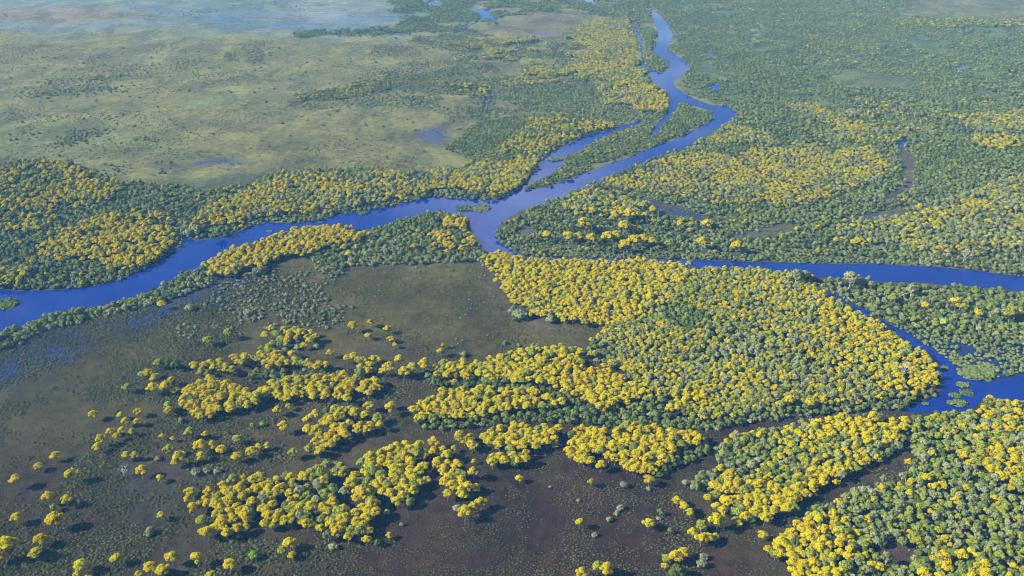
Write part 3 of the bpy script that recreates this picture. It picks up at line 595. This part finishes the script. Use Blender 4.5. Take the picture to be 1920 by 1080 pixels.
zone('tear shaped yellow grove between the mud channels', "1062,803 1085,790 1110,802 1200,798 1260,805 1315,808 1326,828 1280,848 1245,874 1215,890 1180,880 1150,860 1128,850 1100,845 1068,832", 7, 6.8, dict(yellow=.82, olive=.1, green=.08), (8.5, 11.5), .2, 3)
zone('front spur of the tear shaped grove', "1052,838 1075,834 1100,840 1116,860 1112,874 1080,870 1058,856", 7, 7.4, YD, (9, 11.5), .2)
zone('green rim of the tear shaped grove', "1326,828 1345,830 1350,838 1300,862 1250,892 1225,905 1215,892 1245,876 1282,850", 3, 5, dict(dark=.3, green=.4, grey=.3), (5, 7.5))
# --- right foreground
zone('mixed wood right of the mud channel', "1350,836 1380,812 1440,802 1500,795 1560,786 1620,774 1700,786 1706,802 1690,832 1650,860 1600,878 1560,898 1520,918 1490,948 1440,972 1392,984 1375,962 1345,930 1330,905 1345,870", 7, 5.8, dict(yellow=.26, olive=.18, green=.34, pale=.16, dark=.06), (6.5, 9.5), .4, 3)
zone('golden back edge of the right wood', "1510,800 1560,786 1620,773 1640,780 1700,785 1706,802 1690,826 1650,836 1600,822 1560,820 1520,812", 7, 6.8, dict(yellow=.8, olive=.1, green=.1), (8.5, 11.5), .25, 3)
zone('golden front edge of the right wood', "1335,905 1360,890 1400,900 1450,900 1500,890 1560,870 1590,868 1590,880 1560,898 1520,918 1490,948 1440,972 1392,984 1375,962 1348,934", 7, 6.6, dict(yellow=.72, olive=.12, green=.16), (8, 11), .3, 3)
zone('grey green corner of the right wood', "1286,906 1318,882 1350,876 1352,902 1335,918 1305,920", 3, 4.6, dict(grey=.8, green=.2), (5, 8))
zone('green back of the lower right wood', "1705,805 1720,782 1760,772 1820,768 1850,748 1920,757 2200,765 2200,1200 1500,1200 1478,1060 1442,1022 1480,990 1530,950 1580,926 1640,906 1705,882 1712,850", 5, 5.0, dict(green=.34, pale=.22, shrub=.16, dark=.06, olive=.16, yellow=.06), (5, 8.6), .35, 3)
zone('golden slope at the right edge', "1832,760 1850,746 1920,757 2200,765 2200,930 1920,930 1880,900 1850,880 1800,860 1790,840 1830,815", 7, 6.6, dict(yellow=.5, olive=.26, green=.14, pale=.1), (8, 11), .35, 3)
zone('golden front of the lower right wood', "1442,1022 1480,990 1520,968 1560,955 1590,975 1600,1010 1580,1060 1560,1150 1500,1150 1478,1060", 7, 6.8, dict(yellow=.68, olive=.12, green=.2), (8.5, 11.5), .35, 3)
zone('yellow patch at the bottom right', "1720,1050 1780,1030 1830,1030 1860,1060 1840,1150 1700,1150", 7, 7, dict(yellow=.5, olive=.2, green=.3), (8.5, 11.5), .35, 3)
zone('', "1628,1022 1690,1010 1722,1028 1704,1062 1640,1064", 1, 8, dict(grey=.8, shrub=.2), (2, 3.5), 0, 2, .3)
# --- marshy strip right of the big forest
zone('thicket between the river and the side channel', "1526,532 1560,522 1640,529 1780,537 1863,543 2200,565 2200,660 1920,650 1800,632 1700,612 1640,592 1600,570 1560,548", 3, 5.2, dict(shrub=.36, green=.3, grey=.12, dark=.12, pale=.08, olive=.02), (4.5, 9), .3, 3)
zone('reedy bushes in the side channel marsh', "1640,598 1700,616 1800,634 1920,652 2200,660 2200,700 1920,698 1860,712 1800,694 1760,664 1700,632", 1.5, 5.2, dict(shrub=.84, green=.16), (3.6, 6), .3, 5, 1, .55, 30)
zone('pale trees at the river bank', "1570,520 1592,515 1640,524 1640,536 1590,534", 6, 8, dict(pale=.7, olive=.3), (8, 10))

# lone trees and clumps: crown centre and width in photo pixels, kind
LONE = []
def lone(area, ox, oy, rows):
    for r in rows.split():
        q = r.split(','); LONE.append((area, ox + float(q[0]) / 3, oy + float(q[1]) / 3, float(q[2]) / 3, {'': 'yellow', 'o': 'olive', 'g': 'green', 'l': 'lime', 'd': 'dead', 's': 'grey', 'k': 'dark', 'p': 'pale'}[q[3] if len(q) > 3 else '']))
lone('left', 0, 720, "715,15,60,o 860,15,70 935,15,70 985,30,50 525,168,60 682,172,48 778,155,50 706,208,52 772,208,50 620,262,50 686,255,50 658,292,48 740,270,40 565,312,70 545,350,60 308,398,64 214,458,54 "
     "88,540,78 404,515,78 270,640,70 302,692,44,o 376,652,64 92,752,68 310,765,95 226,870,78 200,948,76 40,910,125 0,970,70 945,118,60,l 948,150,50 1020,195,46,s 1066,270,64,o 1155,285,42 912,290,40 972,305,34 1334,302,60,o "
     "950,368,64,o 1005,410,80 985,440,50 1125,345,80 1190,350,60 1245,365,66 1130,400,64 1332,405,66 1415,375,66 710,400,50 758,402,50 692,480,46,d 795,485,72 900,525,50 1420,232,30 905,738,52 838,825,60,s 1065,600,60 1055,645,50 "
     "655,975,76 455,1010,90 435,1070,50 965,975,80 915,1040,80 845,1030,80 780,1075,50 1110,980,80 1292,1010,80 1185,1075,60 1425,955,56,l 1100,485,60,s 1160,480,50,s 1220,480,50,s 885,410,40,s 500,1120,80 1010,1120,80 1240,790,90 1170,840,70")
lone('mid', 480, 720, "125,145,60 185,125,40 155,240,66 62,345,46 35,220,28,l 10,350,50 210,385,60,o 440,130,50 395,145,36,g 290,200,60 330,180,70 520,135,50 550,165,60 610,165,60 190,890,76 150,935,60,o 200,960,50 "
     "1225,500,66 1215,360,46 1225,432,34 955,535,55 1000,325,70 1115,360,40 480,822,52 518,865,60 620,872,56 748,848,42 735,720,40,l 432,905,56,s 818,785,30,s 1175,725,80 1265,670,64 1220,695,60 1130,690,50,s 680,890,44,k 405,850,60,k")
lone('brown', 960, 720, "383,780,58 768,778,70 42,528,46 445,555,42,o 500,458,62 770,540,60 243,305,56 243,340,46 75,390,50 75,425,60 505,130,74 895,140,60 930,138,60 930,655,60 968,690,60 1000,720,50 1103,635,50 1150,695,60 1185,715,60 1155,775,90 1065,790,70,o "
     "1015,840,60 1065,870,70 1105,865,60 1145,855,40 920,965,80 965,950,70 870,985,50,o 858,1025,44 930,1045,100,g 1075,965,56,s 1070,1005,60,s 480,1030,70,o 530,1045,80 390,1070,70 1410,850,56 893,824,34,g 835,720,36,g 825,750,30,s 610,690,44,s 590,720,36,s 545,640,24,l 548,755,40,s "
     "465,845,36,s 375,650,26,s 770,585,34,s 630,560,50,s 215,575,20,s 1440,925,50 1270,780,50")
lone('right', 1440, 720, "590,1020,66 635,1030,60 670,980,64,p 612,975,50,g 338,865,74,k 890,535,60 935,580,60 985,570,60 1060,655,60 1080,620,50 912,715,40 120,95,60 240,105,60 800,615,50 740,570,40 580,1000,40,g 640,890,50,g 760,885,50,g")
lone('clearing', 640, 360, "65,752,58 165,732,46 153,803,44 260,770,44 277,823,42 300,857,36 558,895,50 575,863,30 330,940,60 268,990,80 465,970,76 395,985,70 350,1010,70 690,905,40,s 620,865,26,s 1108,683,44 1175,700,70,s 1010,670,90,s 920,845,30,s 1000,855,26,s 1095,865,80,s 590,950,60,s")
lone('meadow', 0, 360, "908,625,56 1168,828,60,o 1285,795,56,o 890,955,60,o 835,1020,55 870,1045,60 960,1060,50 800,1020,50,o 985,965,60,k 940,960,50,k 1525,765,46 1598,768,44 1690,788,60 1493,803,54 1560,800,50,o 1400,670,60,s 1065,640,60,s 1235,605,44,s 1470,430,70,s 1440,440,60,s 1090,195,90,s 1060,215,70,s 1235,215,60,g")
lone('peninsula', 640, 360, "1155,240,60 1280,245,70 1335,248,60 1410,260,70 1500,250,70 1545,248,60 1590,255,44 1650,265,80 1700,258,70 1745,270,60 1590,300,66 1840,285,50,o 1370,175,80 1590,198,70 1640,203,50 1905,182,44 1750,105,50 1700,80,60,o 1625,120,70 1540,140,70 1570,125,60 1415,100,60 432,215,30 408,310,40 82,305,34 40,345,50 15,308,40")
lone('strip', 1280, 360, "312,298,76 865,265,40 965,278,46 1555,312,40 1420,335,30 1365,632,56 1540,622,70 1580,650,50,o 1665,682,50 1845,680,90,o 1895,678,50 1475,730,50,l 1185,600,60,o 640,455,70,p 690,470,60,o 945,475,80,p 1290,545,60,p 1485,350,34,d 1590,350,46,d 140,172,60 110,282,70 40,400,50,p 1245,1005,54,d 540,610,30,d")
RAFTS = "872,391,34 900,391,42 505,434,12 680,400,22 5,572,60 20,570,30 1805,722,26 1812,737,28 1790,742,22 1735,757,14 1797,757,32 1782,755,16 1830,700,70 1890,700,24 1040,299,30 1635,760,20 600,417,10 1770,690,18 1850,690,40 1795,676,30 1012,318,10 1005,327,8"

def scatter():
    out = []                    # rows: x, y, width, kind, zone index
    for zi, z in enumerate(Z):
        g = z['g']; b0, b1 = g.min(0) - 3, g.max(0) + 3; s = z['sp']
        b0 = np.maximum(b0, (-2500, 430)); b1 = np.minimum(b1, (2500, 4500))
        xs = np.arange(b0[0], b1[0], s); ys = np.arange(b0[1], b1[1], s * .866)
        X, Y = np.meshgrid(xs, ys); X = X + (np.arange(len(ys)) % 2)[:, None] * s * .5
        p = np.stack([X.ravel(), Y.ravel()], -1); p += rng.uniform(-.46, .46, p.shape) * s
        px, py, d = proj(p[:, 0], p[:, 1], 3.0)
        p = p[(px > -110) & (px < 2030) & (py > -45) & (py < 1190)]
        t = p + rng.normal(0, z['edge'] * .5, p.shape)
        dd = np.clip((p[:, 1:2] - 500) / 1000, .25, 2.2)
        t += np.stack([fnoise(p[:, 0], p[:, 1], 46, 900) - .5, fnoise(p[:, 0], p[:, 1], 46, 950) - .5], -1) * 2 * z['edge'] * 3.0 * dd
        k = inside(t, g)
        for z2 in Z[zi + 1:]:
            if z2['over'] and k.any():
                w = np.where(k)[0]; k[w[inside(t[w], z2['g'])]] = False
        k &= ~in_water(p + rng.normal(0, .8, p.shape))
        k &= rng.random(len(p)) < z['keep']
        if z['clump']: k &= fnoise(p[:, 0], p[:, 1], z['cscale'], 40 + zi) > .5 - (.5 - z['clump'] * .5) * .6
        p = p[k]
        if not len(p): continue
        kinds = list(z['mix']); pr = np.array([z['mix'][q] for q in kinds], float)
        n = (fnoise(p[:, 0], p[:, 1], 38, 200 + zi) - .5) * 2 * z['amp'] * 1.6
        wts = np.tile(pr, (len(p), 1))
        for i, q in enumerate(kinds):
            if q in ('yellow', 'olive'): wts[:, i] *= np.clip(1 + n * 2.2, .12, 4) * (np.clip(1 - (p[:, 1] - 1150) / 1400, .5, 1) if q == 'yellow' else 1)
            else: wts[:, i] *= np.clip(1 - n * 1.2, .25, 4)
        wts /= wts.sum(1, keepdims=True); ki = (wts.cumsum(1) < rng.random(len(p))[:, None]).sum(1)
        ww = rng.uniform(*z['w'], len(p))
        for j in range(len(p)):
            q = kinds[min(ki[j], len(kinds) - 1)]
            w_ = ww[j] * (1.0 if q in ('yellow', 'olive') else .92)
            if q in ('shrub', 'grey'): w_ = min(w_, 8.5)
            out.append((p[j, 0], p[j, 1], w_, q, zi))
    return out
TREES = scatter()
lone_xy = []
for area, px, py, w, kind in LONE:
    nomw, nomh = KIND[kind][1], KIND[kind][2]
    g = unproj(px, py, 0); wm = 8.0
    for _ in range(4):
        _x, _y, d = proj(g[0], g[1], 3.0); wm = w * 1.13 * d / FPX; g = unproj(px, py, nomh * .66 * wm / nomw)
    lone_xy.append((g[0], g[1], wm, kind, area, px, py))
lx = np.array([(a[0], a[1]) for a in lone_xy]); lw = np.array([a[2] for a in lone_xy])
ta = np.array([(t[0], t[1]) for t in TREES]); keepm = np.ones(len(ta), bool)
for c, w in zip(lx, lw): keepm &= ((ta - c) ** 2).sum(1) > (w * .42) ** 2
TREES = [t for t, k in zip(TREES, keepm) if k]

# ------------------------------------------------------------------ placing
NAME = {'yellow': 'yellow_flowering_tree', 'olive': 'yellow_flowering_tree', 'green': 'green_tree', 'dark': 'green_tree', 'lime': 'green_tree', 'pale': 'pale_tree', 'dead': 'dead_tree', 'shrub': 'shrub', 'grey': 'shrub'}
CAT = {'yellow_flowering_tree': 'tree', 'green_tree': 'tree', 'pale_tree': 'tree', 'dead_tree': 'tree', 'shrub': 'shrub'}
NOUN = {'yellow': 'golden tree', 'olive': 'olive yellow tree', 'green': 'green tree', 'dark': 'dark green tree', 'lime': 'lime green tree', 'pale': 'pale tree', 'dead': 'bare white tree', 'shrub': 'green bush', 'grey': 'grey green bush'}
ORD = 'first second third fourth fifth sixth seventh eighth ninth tenth eleventh twelfth thirteenth fourteenth fifteenth sixteenth seventeenth eighteenth nineteenth twentieth'.split()
recs = []
for x, y, w, k, zi in TREES: recs.append(dict(x=x, y=y, w=w, k=k, z=zi, lone=None))
for x, y, w, k, area, px, py in lone_xy: recs.append(dict(x=x, y=y, w=w, k=k, z=None, lone=area))
for r in recs:
    r['h'] = KIND[r['k']][2] * r['w'] / KIND[r['k']][1]
    px, py, d = proj(r['x'], r['y'], r['h'] * .66); r['px'], r['py'] = float(px), float(py)
    r['score'] = r['w'] / float(d) * (1.6 if r['lone'] else 1.0) * (1 if (8 < px < 1912 and 4 < py < 1074) else 0)
    r['rot'] = random.uniform(0, 6.283); r['v'] = random.randrange(len(KIND[r['k']][0])); r['sz'] = random.uniform(.85, 1.15)
single = []
for nm in ('yellow_flowering_tree', 'green_tree', 'pale_tree', 'shrub', 'dead_tree'):
    c = [r for r in recs if NAME[r['k']] == nm and r['score'] > 0 and (r['z'] is None or Z[r['z']]['desc'])]
    c.sort(key=lambda r: -r['score'])
    for r in c[:{'shrub': 240, 'pale_tree': 200}.get(nm, 300)]: r['single'] = True; single.append(r)
stuff_count = {}
for r in recs:
    if not r.get('single') and r['z'] is not None: stuff_count[(r['z'], r['k'])] = stuff_count.get((r['z'], r['k']), 0) + 1
# labels
def plural(s): return s + ('es' if s.endswith('sh') else 's')
def rank(a, b):
    n = len(a)
    for i, r in enumerate(sorted(a, key=lambda q: q['px'])): b(r, i, n)
groups = {}
for r in single:
    if r['lone']: continue
    groups.setdefault((r['z'], r['k']), []).append(r)
for (zi, k), g in groups.items():
    place = Z[zi]['desc']; noun = NOUN[k]
    for r in g: r['group'] = plural(noun) + ' of the ' + place
    if stuff_count.get((zi, k), 0) == 0 and len(g) <= 20:
        def lab(r, i, n): r['label'] = (f'only {noun}, {place}' if n == 1 else f'{ORD[i]} {noun} from left, {place}')
        rank(g, lab); continue
    allp = [q for q in recs if q['z'] == zi]
    xs = sorted(q['px'] for q in allp); ys = sorted(q['py'] for q in allp)
    x1, x2 = xs[len(xs) // 3], xs[2 * len(xs) // 3]; y1, y2 = ys[len(ys) // 3], ys[2 * len(ys) // 3]
    cells = {}
    for r in g:
        r['cell'] = ('left', 'middle', 'right')[(r['px'] > x1) + (r['px'] > x2)], ('back', 'centre', 'front')[(r['py'] > y1) + (r['py'] > y2)]
        cells.setdefault(r['cell'], []).append(r)
    for (cx, cy), m in cells.items():
        where = f'{cx} {cy}, {place}'
        if stuff_count.get((zi, k), 0) == 0 and len(m) <= 12:
            def lab(r, i, n): r['label'] = f'only {noun}, {where}' if n == 1 else f'{ORD[i]} {noun} from left, {where}'
            rank(m, lab)
        else:
            m.sort(key=lambda q: q['w'])
            for i, r in enumerate(m):
                sz = '' if len(m) < 3 else ('smallest ' if i == 0 else 'largest ' if i == len(m) - 1 else 'small ' if i < len(m) / 3 else 'large ' if i >= len(m) * 2 / 3 else 'middling ')
                r['label'] = f'{sz}{noun}, {where}'; r['group'] = f'{sz}{plural(noun)}, {where}'
bands = {}
BAND = {'left': [(765, 'top row of the left plain'), (800, 'second row of the left plain'), (835, 'third row of the left plain'), (868, 'fourth row of the left plain'), (910, 'fifth row of the left plain'), (950, 'sixth row of the left plain'), (1000, 'seventh row of the left plain'), (1045, 'row above the bottom left edge'), (1200, 'row cut by the bottom left edge')],
        'mid': [(770, 'mud bank below the left groves'), (800, 'mud bank left of the big lower grove'), (850, 'edge above the big lower grove'), (905, 'right of the big lower grove'), (965, 'lower edge of the big lower grove'), (1200, 'open mud below the big lower grove')],
        'brown': [(780, 'green bed below the middle groves'), (870, 'tear shaped grove edge'), (920, 'mud left of the right wood'), (960, 'brown flat before the right wood'), (1000, 'brown flat at lower centre'), (1025, 'brown flat under the right wood'), (1200, 'brown flat at the bottom edge')],
        'right': [(780, 'green skirt of the big forest'), (1000, 'lower right wood'), (1200, 'small mud hole at lower right')],
        'clearing': [(605, 'forest corner beside the clearing'), (622, 'upper part of the tree ring in the clearing'), (652, 'lower part of the tree ring in the clearing'), (1000, 'lower edge of the clearing')],
        'meadow': [(520, 'left river banks'), (600, 'wet meadow by the river hedge'), (640, 'upper left marsh grove'), (1000, 'left end of the marsh groves')],
        'peninsula': [(420, 'upper half of the river peninsula'), (438, 'centre of the river peninsula'), (470, 'long row on the river peninsula'), (600, 'grey scrub by the fork')],
        'strip': [(470, 'right bank above the river'), (500, 'scrub edge above the river'), (545, 'bank below the river at right'), (640, 'thicket right of the side channel'), (1000, 'forest beside the side channel')]}
for r in single:
    if r['lone']:
        b = next(n for lim, n in BAND[r['lone']] if r['py'] < lim); bands.setdefault((b, r['k']), []).append(r)
for (b, k), m in bands.items():
    def lab(r, i, n): r['label'] = f'lone {NOUN[k]}, {b}' if n == 1 else f'{ORD[i]} {NOUN[k]} from left, {b}'; r['group'] = f'{plural(NOUN[k])}, {b}'
    rank(m, lab)

def place(o, r):
    s = r['w'] / KIND[r['k']][1]
    o.location = (r['x'], r['y'], 0); o.rotation_euler = (0, 0, r['rot']); o.scale = (s, s, s * r['sz'])
for r in sorted(single, key=lambda q: -q['score']):
    tm, cm = KIND[r['k']][0][r['v']]; nm = NAME[r['k']]
    if tm is None:
        o = bpy.data.objects.new(nm, cm); COL.objects.link(o); place(o, r)
    else:
        o = bpy.data.objects.new(nm, None); o.empty_display_size = 1; COL.objects.link(o); place(o, r)
        for pn, pm in (('trunk', tm), ('crown', cm)):
            c = bpy.data.objects.new(pn, pm); COL.objects.link(c); c.parent = o
    o['label'] = r['label']; o['category'] = CAT[nm]; o['group'] = r['group']
# rafts of floating plants
raft_rows = []
for i, s in enumerate(RAFTS.split()):
    px, py, w = (float(a) for a in s.split(',')); g = unproj(px, py, .1); _a, _b2, d = proj(g[0], g[1], 0); raft_rows.append((px, py, g, w * d / FPX))
raft_rows.sort(key=lambda r: r[0])
for i, (px, py, g, wm) in enumerate(raft_rows):
    o = bpy.data.objects.new('floating_plant_raft', KIND['raft'][0][i % 3][1]); COL.objects.link(o)
    o.location = (g[0], g[1], .1); s = wm / 8; o.scale = (s, s * 1.25, min(2.2, max(.8, s))); o.rotation_euler = (0, 0, random.uniform(-.3, .3) + (math.pi if i % 2 else 0))
    where = 'left river reach' if px < 840 else 'river fork' if px < 950 else 'island channel' if px < 1200 else 'side channel at right'
    same = [q for q in raft_rows if (('left river reach' if q[0] < 840 else 'river fork' if q[0] < 950 else 'island channel' if q[0] < 1200 else 'side channel at right') == where)]
    kk = [q[0] for q in same].index(px)
    o['label'] = f'{ORD[kk]} green raft of floating plants from left, {where}'; o['category'] = 'water plants'; o['group'] = 'floating plant rafts on the ' + where

# ------------------------------------------------------------------ the uncountable rest: one object for each mass, instanced on points
def mass(name, label, pts, meshes, parts_of=None):
    """pts: rows x, y, rot, scale, zscale, variant"""
    a = np.array(pts, float)
    me = bpy.data.meshes.new(name); me.vertices.add(len(a)); me.vertices.foreach_set('co', np.column_stack([a[:, 0], a[:, 1], np.zeros(len(a))]).ravel())
    for nm, typ, val in (('rot', 'FLOAT', a[:, 2]), ('sc', 'FLOAT', a[:, 3]), ('zs', 'FLOAT', a[:, 4])):
        t = me.attributes.new(nm, typ, 'POINT'); t.data.foreach_set('value', val)
    t = me.attributes.new('var', 'INT', 'POINT'); t.data.foreach_set('value', a[:, 5].astype(np.int32))
    o = bpy.data.objects.new(name, me); COL.objects.link(o); o['kind'] = 'stuff'; o['label'] = label
    ng = bpy.data.node_groups.new(name, 'GeometryNodeTree')
    ng.interface.new_socket('Geometry', in_out='INPUT', socket_type='NodeSocketGeometry'); ng.interface.new_socket('Geometry', in_out='OUTPUT', socket_type='NodeSocketGeometry')
    n, l = ng.nodes, ng.links
    gi, go = n.new('NodeGroupInput'), n.new('NodeGroupOutput')
    join = n.new('GeometryNodeJoinGeometry')
    for j, m_ in enumerate(reversed(meshes)):
        src = bpy.data.objects.new(name + '_source', m_)          # data only, not linked to the scene
        oi = n.new('GeometryNodeObjectInfo'); oi.inputs['Object'].default_value = src; oi.transform_space = 'ORIGINAL'
        g2 = n.new('GeometryNodeGeometryToInstance'); l.new(oi.outputs['Geometry'], g2.inputs[0]); l.new(g2.outputs[0], join.inputs[0])
    def attr(nm, typ='FLOAT'):
        q = n.new('GeometryNodeInputNamedAttribute'); q.data_type = typ; q.inputs[0].default_value = nm; return q.outputs[0]
    rot = n.new('ShaderNodeCombineXYZ'); l.new(attr('rot'), rot.inputs[2])
    scl = n.new('ShaderNodeCombineXYZ'); s_ = attr('sc'); l.new(s_, scl.inputs[0]); l.new(s_, scl.inputs[1]); l.new(attr('zs'), scl.inputs[2])
    ip = n.new('GeometryNodeInstanceOnPoints'); ip.inputs['Pick Instance'].default_value = True
    l.new(gi.outputs[0], ip.inputs['Points']); l.new(join.outputs[0], ip.inputs['Instance']); l.new(attr('var', 'INT'), ip.inputs['Instance Index'])
    l.new(rot.outputs[0], ip.inputs['Rotation']); l.new(scl.outputs[0], ip.inputs['Scale']); l.new(ip.outputs[0], go.inputs[0])
    md = o.modifiers.new('mass', 'NODES'); md.node_group = ng
    return o
def whole(pair, name):
    """trunk and crown as one mesh, for the masses"""
    tm, cm = pair
    if tm is None: return cm
    bm = bmesh.new(); bm.from_mesh(tm); n0 = len(bm.faces); bm.from_mesh(cm); bm.faces.ensure_lookup_table()
    for i, f in enumerate(bm.faces): f.material_index = 0 if i < n0 else f.material_index + 1
    me = bpy.data.meshes.new(name); bm.to_mesh(me); bm.free(); me.materials.append(tm.materials[0])
    for m_ in cm.materials: me.materials.append(m_)
    return me
MASS = {'yellow': ('yellow_flowering_forest', 'mass of small golden crowns filling the woods beyond the nearest trees'), 'olive': ('fading_forest', 'mass of small olive yellow crowns mixed into the woods'),
        'green': ('green_forest', 'mass of small leafy green crowns along the rivers'), 'dark': ('dark_green_forest', 'mass of small dark green crowns along the rivers'), 'pale': ('pale_forest', 'mass of small pale thin crowns in the woods'),
        'shrub': ('shrubbery', 'mass of low green scrub covering the river banks'), 'grey': ('grey_shrubbery', 'mass of low grey green scrub on banks and meadow')}
print('counts', {k: sum(1 for r in recs if r['k'] == k) for k in KIND}, 'single', len(single))
for k, (nm, lb) in MASS.items():
    pts = [(r['x'], r['y'], r['rot'], r['w'] / KIND[k][1], r['w'] / KIND[k][1] * r['sz'], r['v']) for r in recs if r['k'] == k and not r.get('single')]
    if pts: mass(nm, lb, pts, [whole(p_, nm) for p_ in KIND[k][0]])
# tussocks and small scrub of the open plains
def tuft_field(poly, sp, w, thr, cscale, seed):
    q = P(poly); g = unproj(q[:, 0], np.maximum(q[:, 1], -100)); b0, b1 = g.min(0), g.max(0)
    X, Y = np.meshgrid(np.arange(b0[0], b1[0], sp), np.arange(b0[1], b1[1], sp * .866)); p = np.stack([X.ravel(), Y.ravel()], -1); p += rng.uniform(-.5, .5, p.shape) * sp
    px, py, d = proj(p[:, 0], p[:, 1], 0); p = p[(px > -60) & (px < 1980) & (py > -20) & (py < 1130)]
    p = p[inside(p + rng.normal(0, sp * 2, p.shape), g)]; p = p[~in_water(p)]
    nz = fnoise(p[:, 0], p[:, 1], cscale, seed) + rng.normal(0, .05, len(p)); p = p[nz > thr]; nz = nz[nz > thr]
    return [(a, b, random.uniform(0, 6.28), s / 2, s / 2 * random.uniform(.9, 1.9), random.randrange(4)) for (a, b), s in zip(p, rng.uniform(w[0], w[1], len(p)) ** 1.0 * (.8 + .5 * np.clip((nz - thr) * 4, 0, 1)))]
tu = []
tu += tuft_field("-100,600 330,560 460,600 420,660 330,700 350,800 560,850 330,950 380,1010 640,1020 640,1120 -100,1120", 2.5, (1.0, 3.0), .45, 50, 301)
tu += tuft_field("330,560 480,500 640,510 930,492 960,600 1110,625 1100,660 820,680 600,610 420,640", 2.9, (.7, 2.2), .46, 40, 302)
tu += tuft_field("560,800 1060,785 1340,800 1400,815 1340,900 1440,1010 1480,1120 500,1120 640,1010 900,940 900,860 700,830", 2.4, (.6, 1.7), .46, 26, 303)
tu += tuft_field("330,700 800,690 830,720 770,790 560,850 340,800", 2.8, (1.0, 2.6), .48, 28, 304)
tu += tuft_field("-100,70 700,75 880,90 860,200 850,310 500,335 160,330 -100,305", 8.5, (1.0, 3.0), .52, 110, 305)
tu += tuft_field("-100,-20 780,-20 760,66 -100,66", 15, (1.5, 3.5), .54, 160, 306)
tu += tuft_field("700,85 960,75 1080,60 1090,140 1000,150 940,200 860,230 700,170", 8, (1.6, 4.5), .48, 90, 307)
tu += tuft_field("1440,970 1560,900 1700,870 1700,900 1560,940 1470,1010", 3, (1, 2.4), .5, 20, 308)
tu += tuft_field("1400,800 1700,765 1760,775 1560,800 1420,815", 3, (.8, 1.8), .52, 20, 309)
tu += tuft_field("-100,660 60,612 200,578 330,560 420,520 470,540 400,600 200,660 0,730 -100,740", 2.6, (.9, 2.6), .38, 40, 310)
print('tufts', len(tu))
mass('marsh_grass', 'tussocks and low tufts scattered over the open marsh', tu, [p_[1] for p_ in KIND['tussock'][0]])
# small dark bushes dotted over the upper left plain
bu = []
for s in ("100,150 250,140 250,170 60,185 20,180,9", "100,250 160,240 215,248 160,262 115,275 60,265,7", "255,258 300,255 300,268 265,268,7", "20,255 60,248 60,258 0,262,10", "345,115 400,110 360,130,10", "430,100 500,95 500,118 420,115,9", "450,85 520,72 500,90,10", "560,64 740,60 740,68 560,71,9",
          "180,310 340,300 300,330 200,328,10", "570,190 700,170 830,185 820,200 700,205 560,200,9", "-60,90 700,90 850,150 840,290 -60,300,44", "-60,0 740,5 740,60 -60,58,90"):
    v = s.split(); lst = v[-1].split(','); sp = float(lst[-1]); poly = ' '.join(v[:-1] + [','.join(lst[:2])])
    bu += [(a, b, c, d_ * .5, d_ * .42, f) for a, b, c, d_, e, f in tuft_field(poly, sp, (2.6, 6.4), .42 if sp < 20 else .40, 60, 400 + int(sp))]
print('far bushes', len(bu))
mass('far_shrubbery', 'small dark bushes dotted over the upper left plain', bu, [p_[1] for p_ in KIND['shrub'][0]])

# ------------------------------------------------------------------ air: one even haze round camera and land
m, n, l = mat('haze_air'); n.remove(n['Principled BSDF'])
pv = n.new('ShaderNodeVolumePrincipled'); pv.inputs['Color'].default_value = (*HAZE_COLOR, 1); pv.inputs['Density'].default_value = HAZE_DENSITY; pv.inputs['Anisotropy'].default_value = 0.0; pv.inputs['Absorption Color'].default_value = (1, 1, 1, 1)
l.new(pv.outputs[0], n['Material Output'].inputs['Volume'])
bm = bmesh.new(); bmesh.ops.create_cube(bm, size=1)
for v in bm.verts: v.co = Vector((v.co.x * 19000, v.co.y * 13000 + 3000, -1.2 + (v.co.z + .5) * 512))
me = bpy.data.meshes.new('haze'); bm.to_mesh(me); bm.free(); me.materials.append(m)
hz = bpy.data.objects.new('haze', me); COL.objects.link(hz); hz['kind'] = 'stuff'; hz['label'] = 'thin blue haze that softens the far plain'
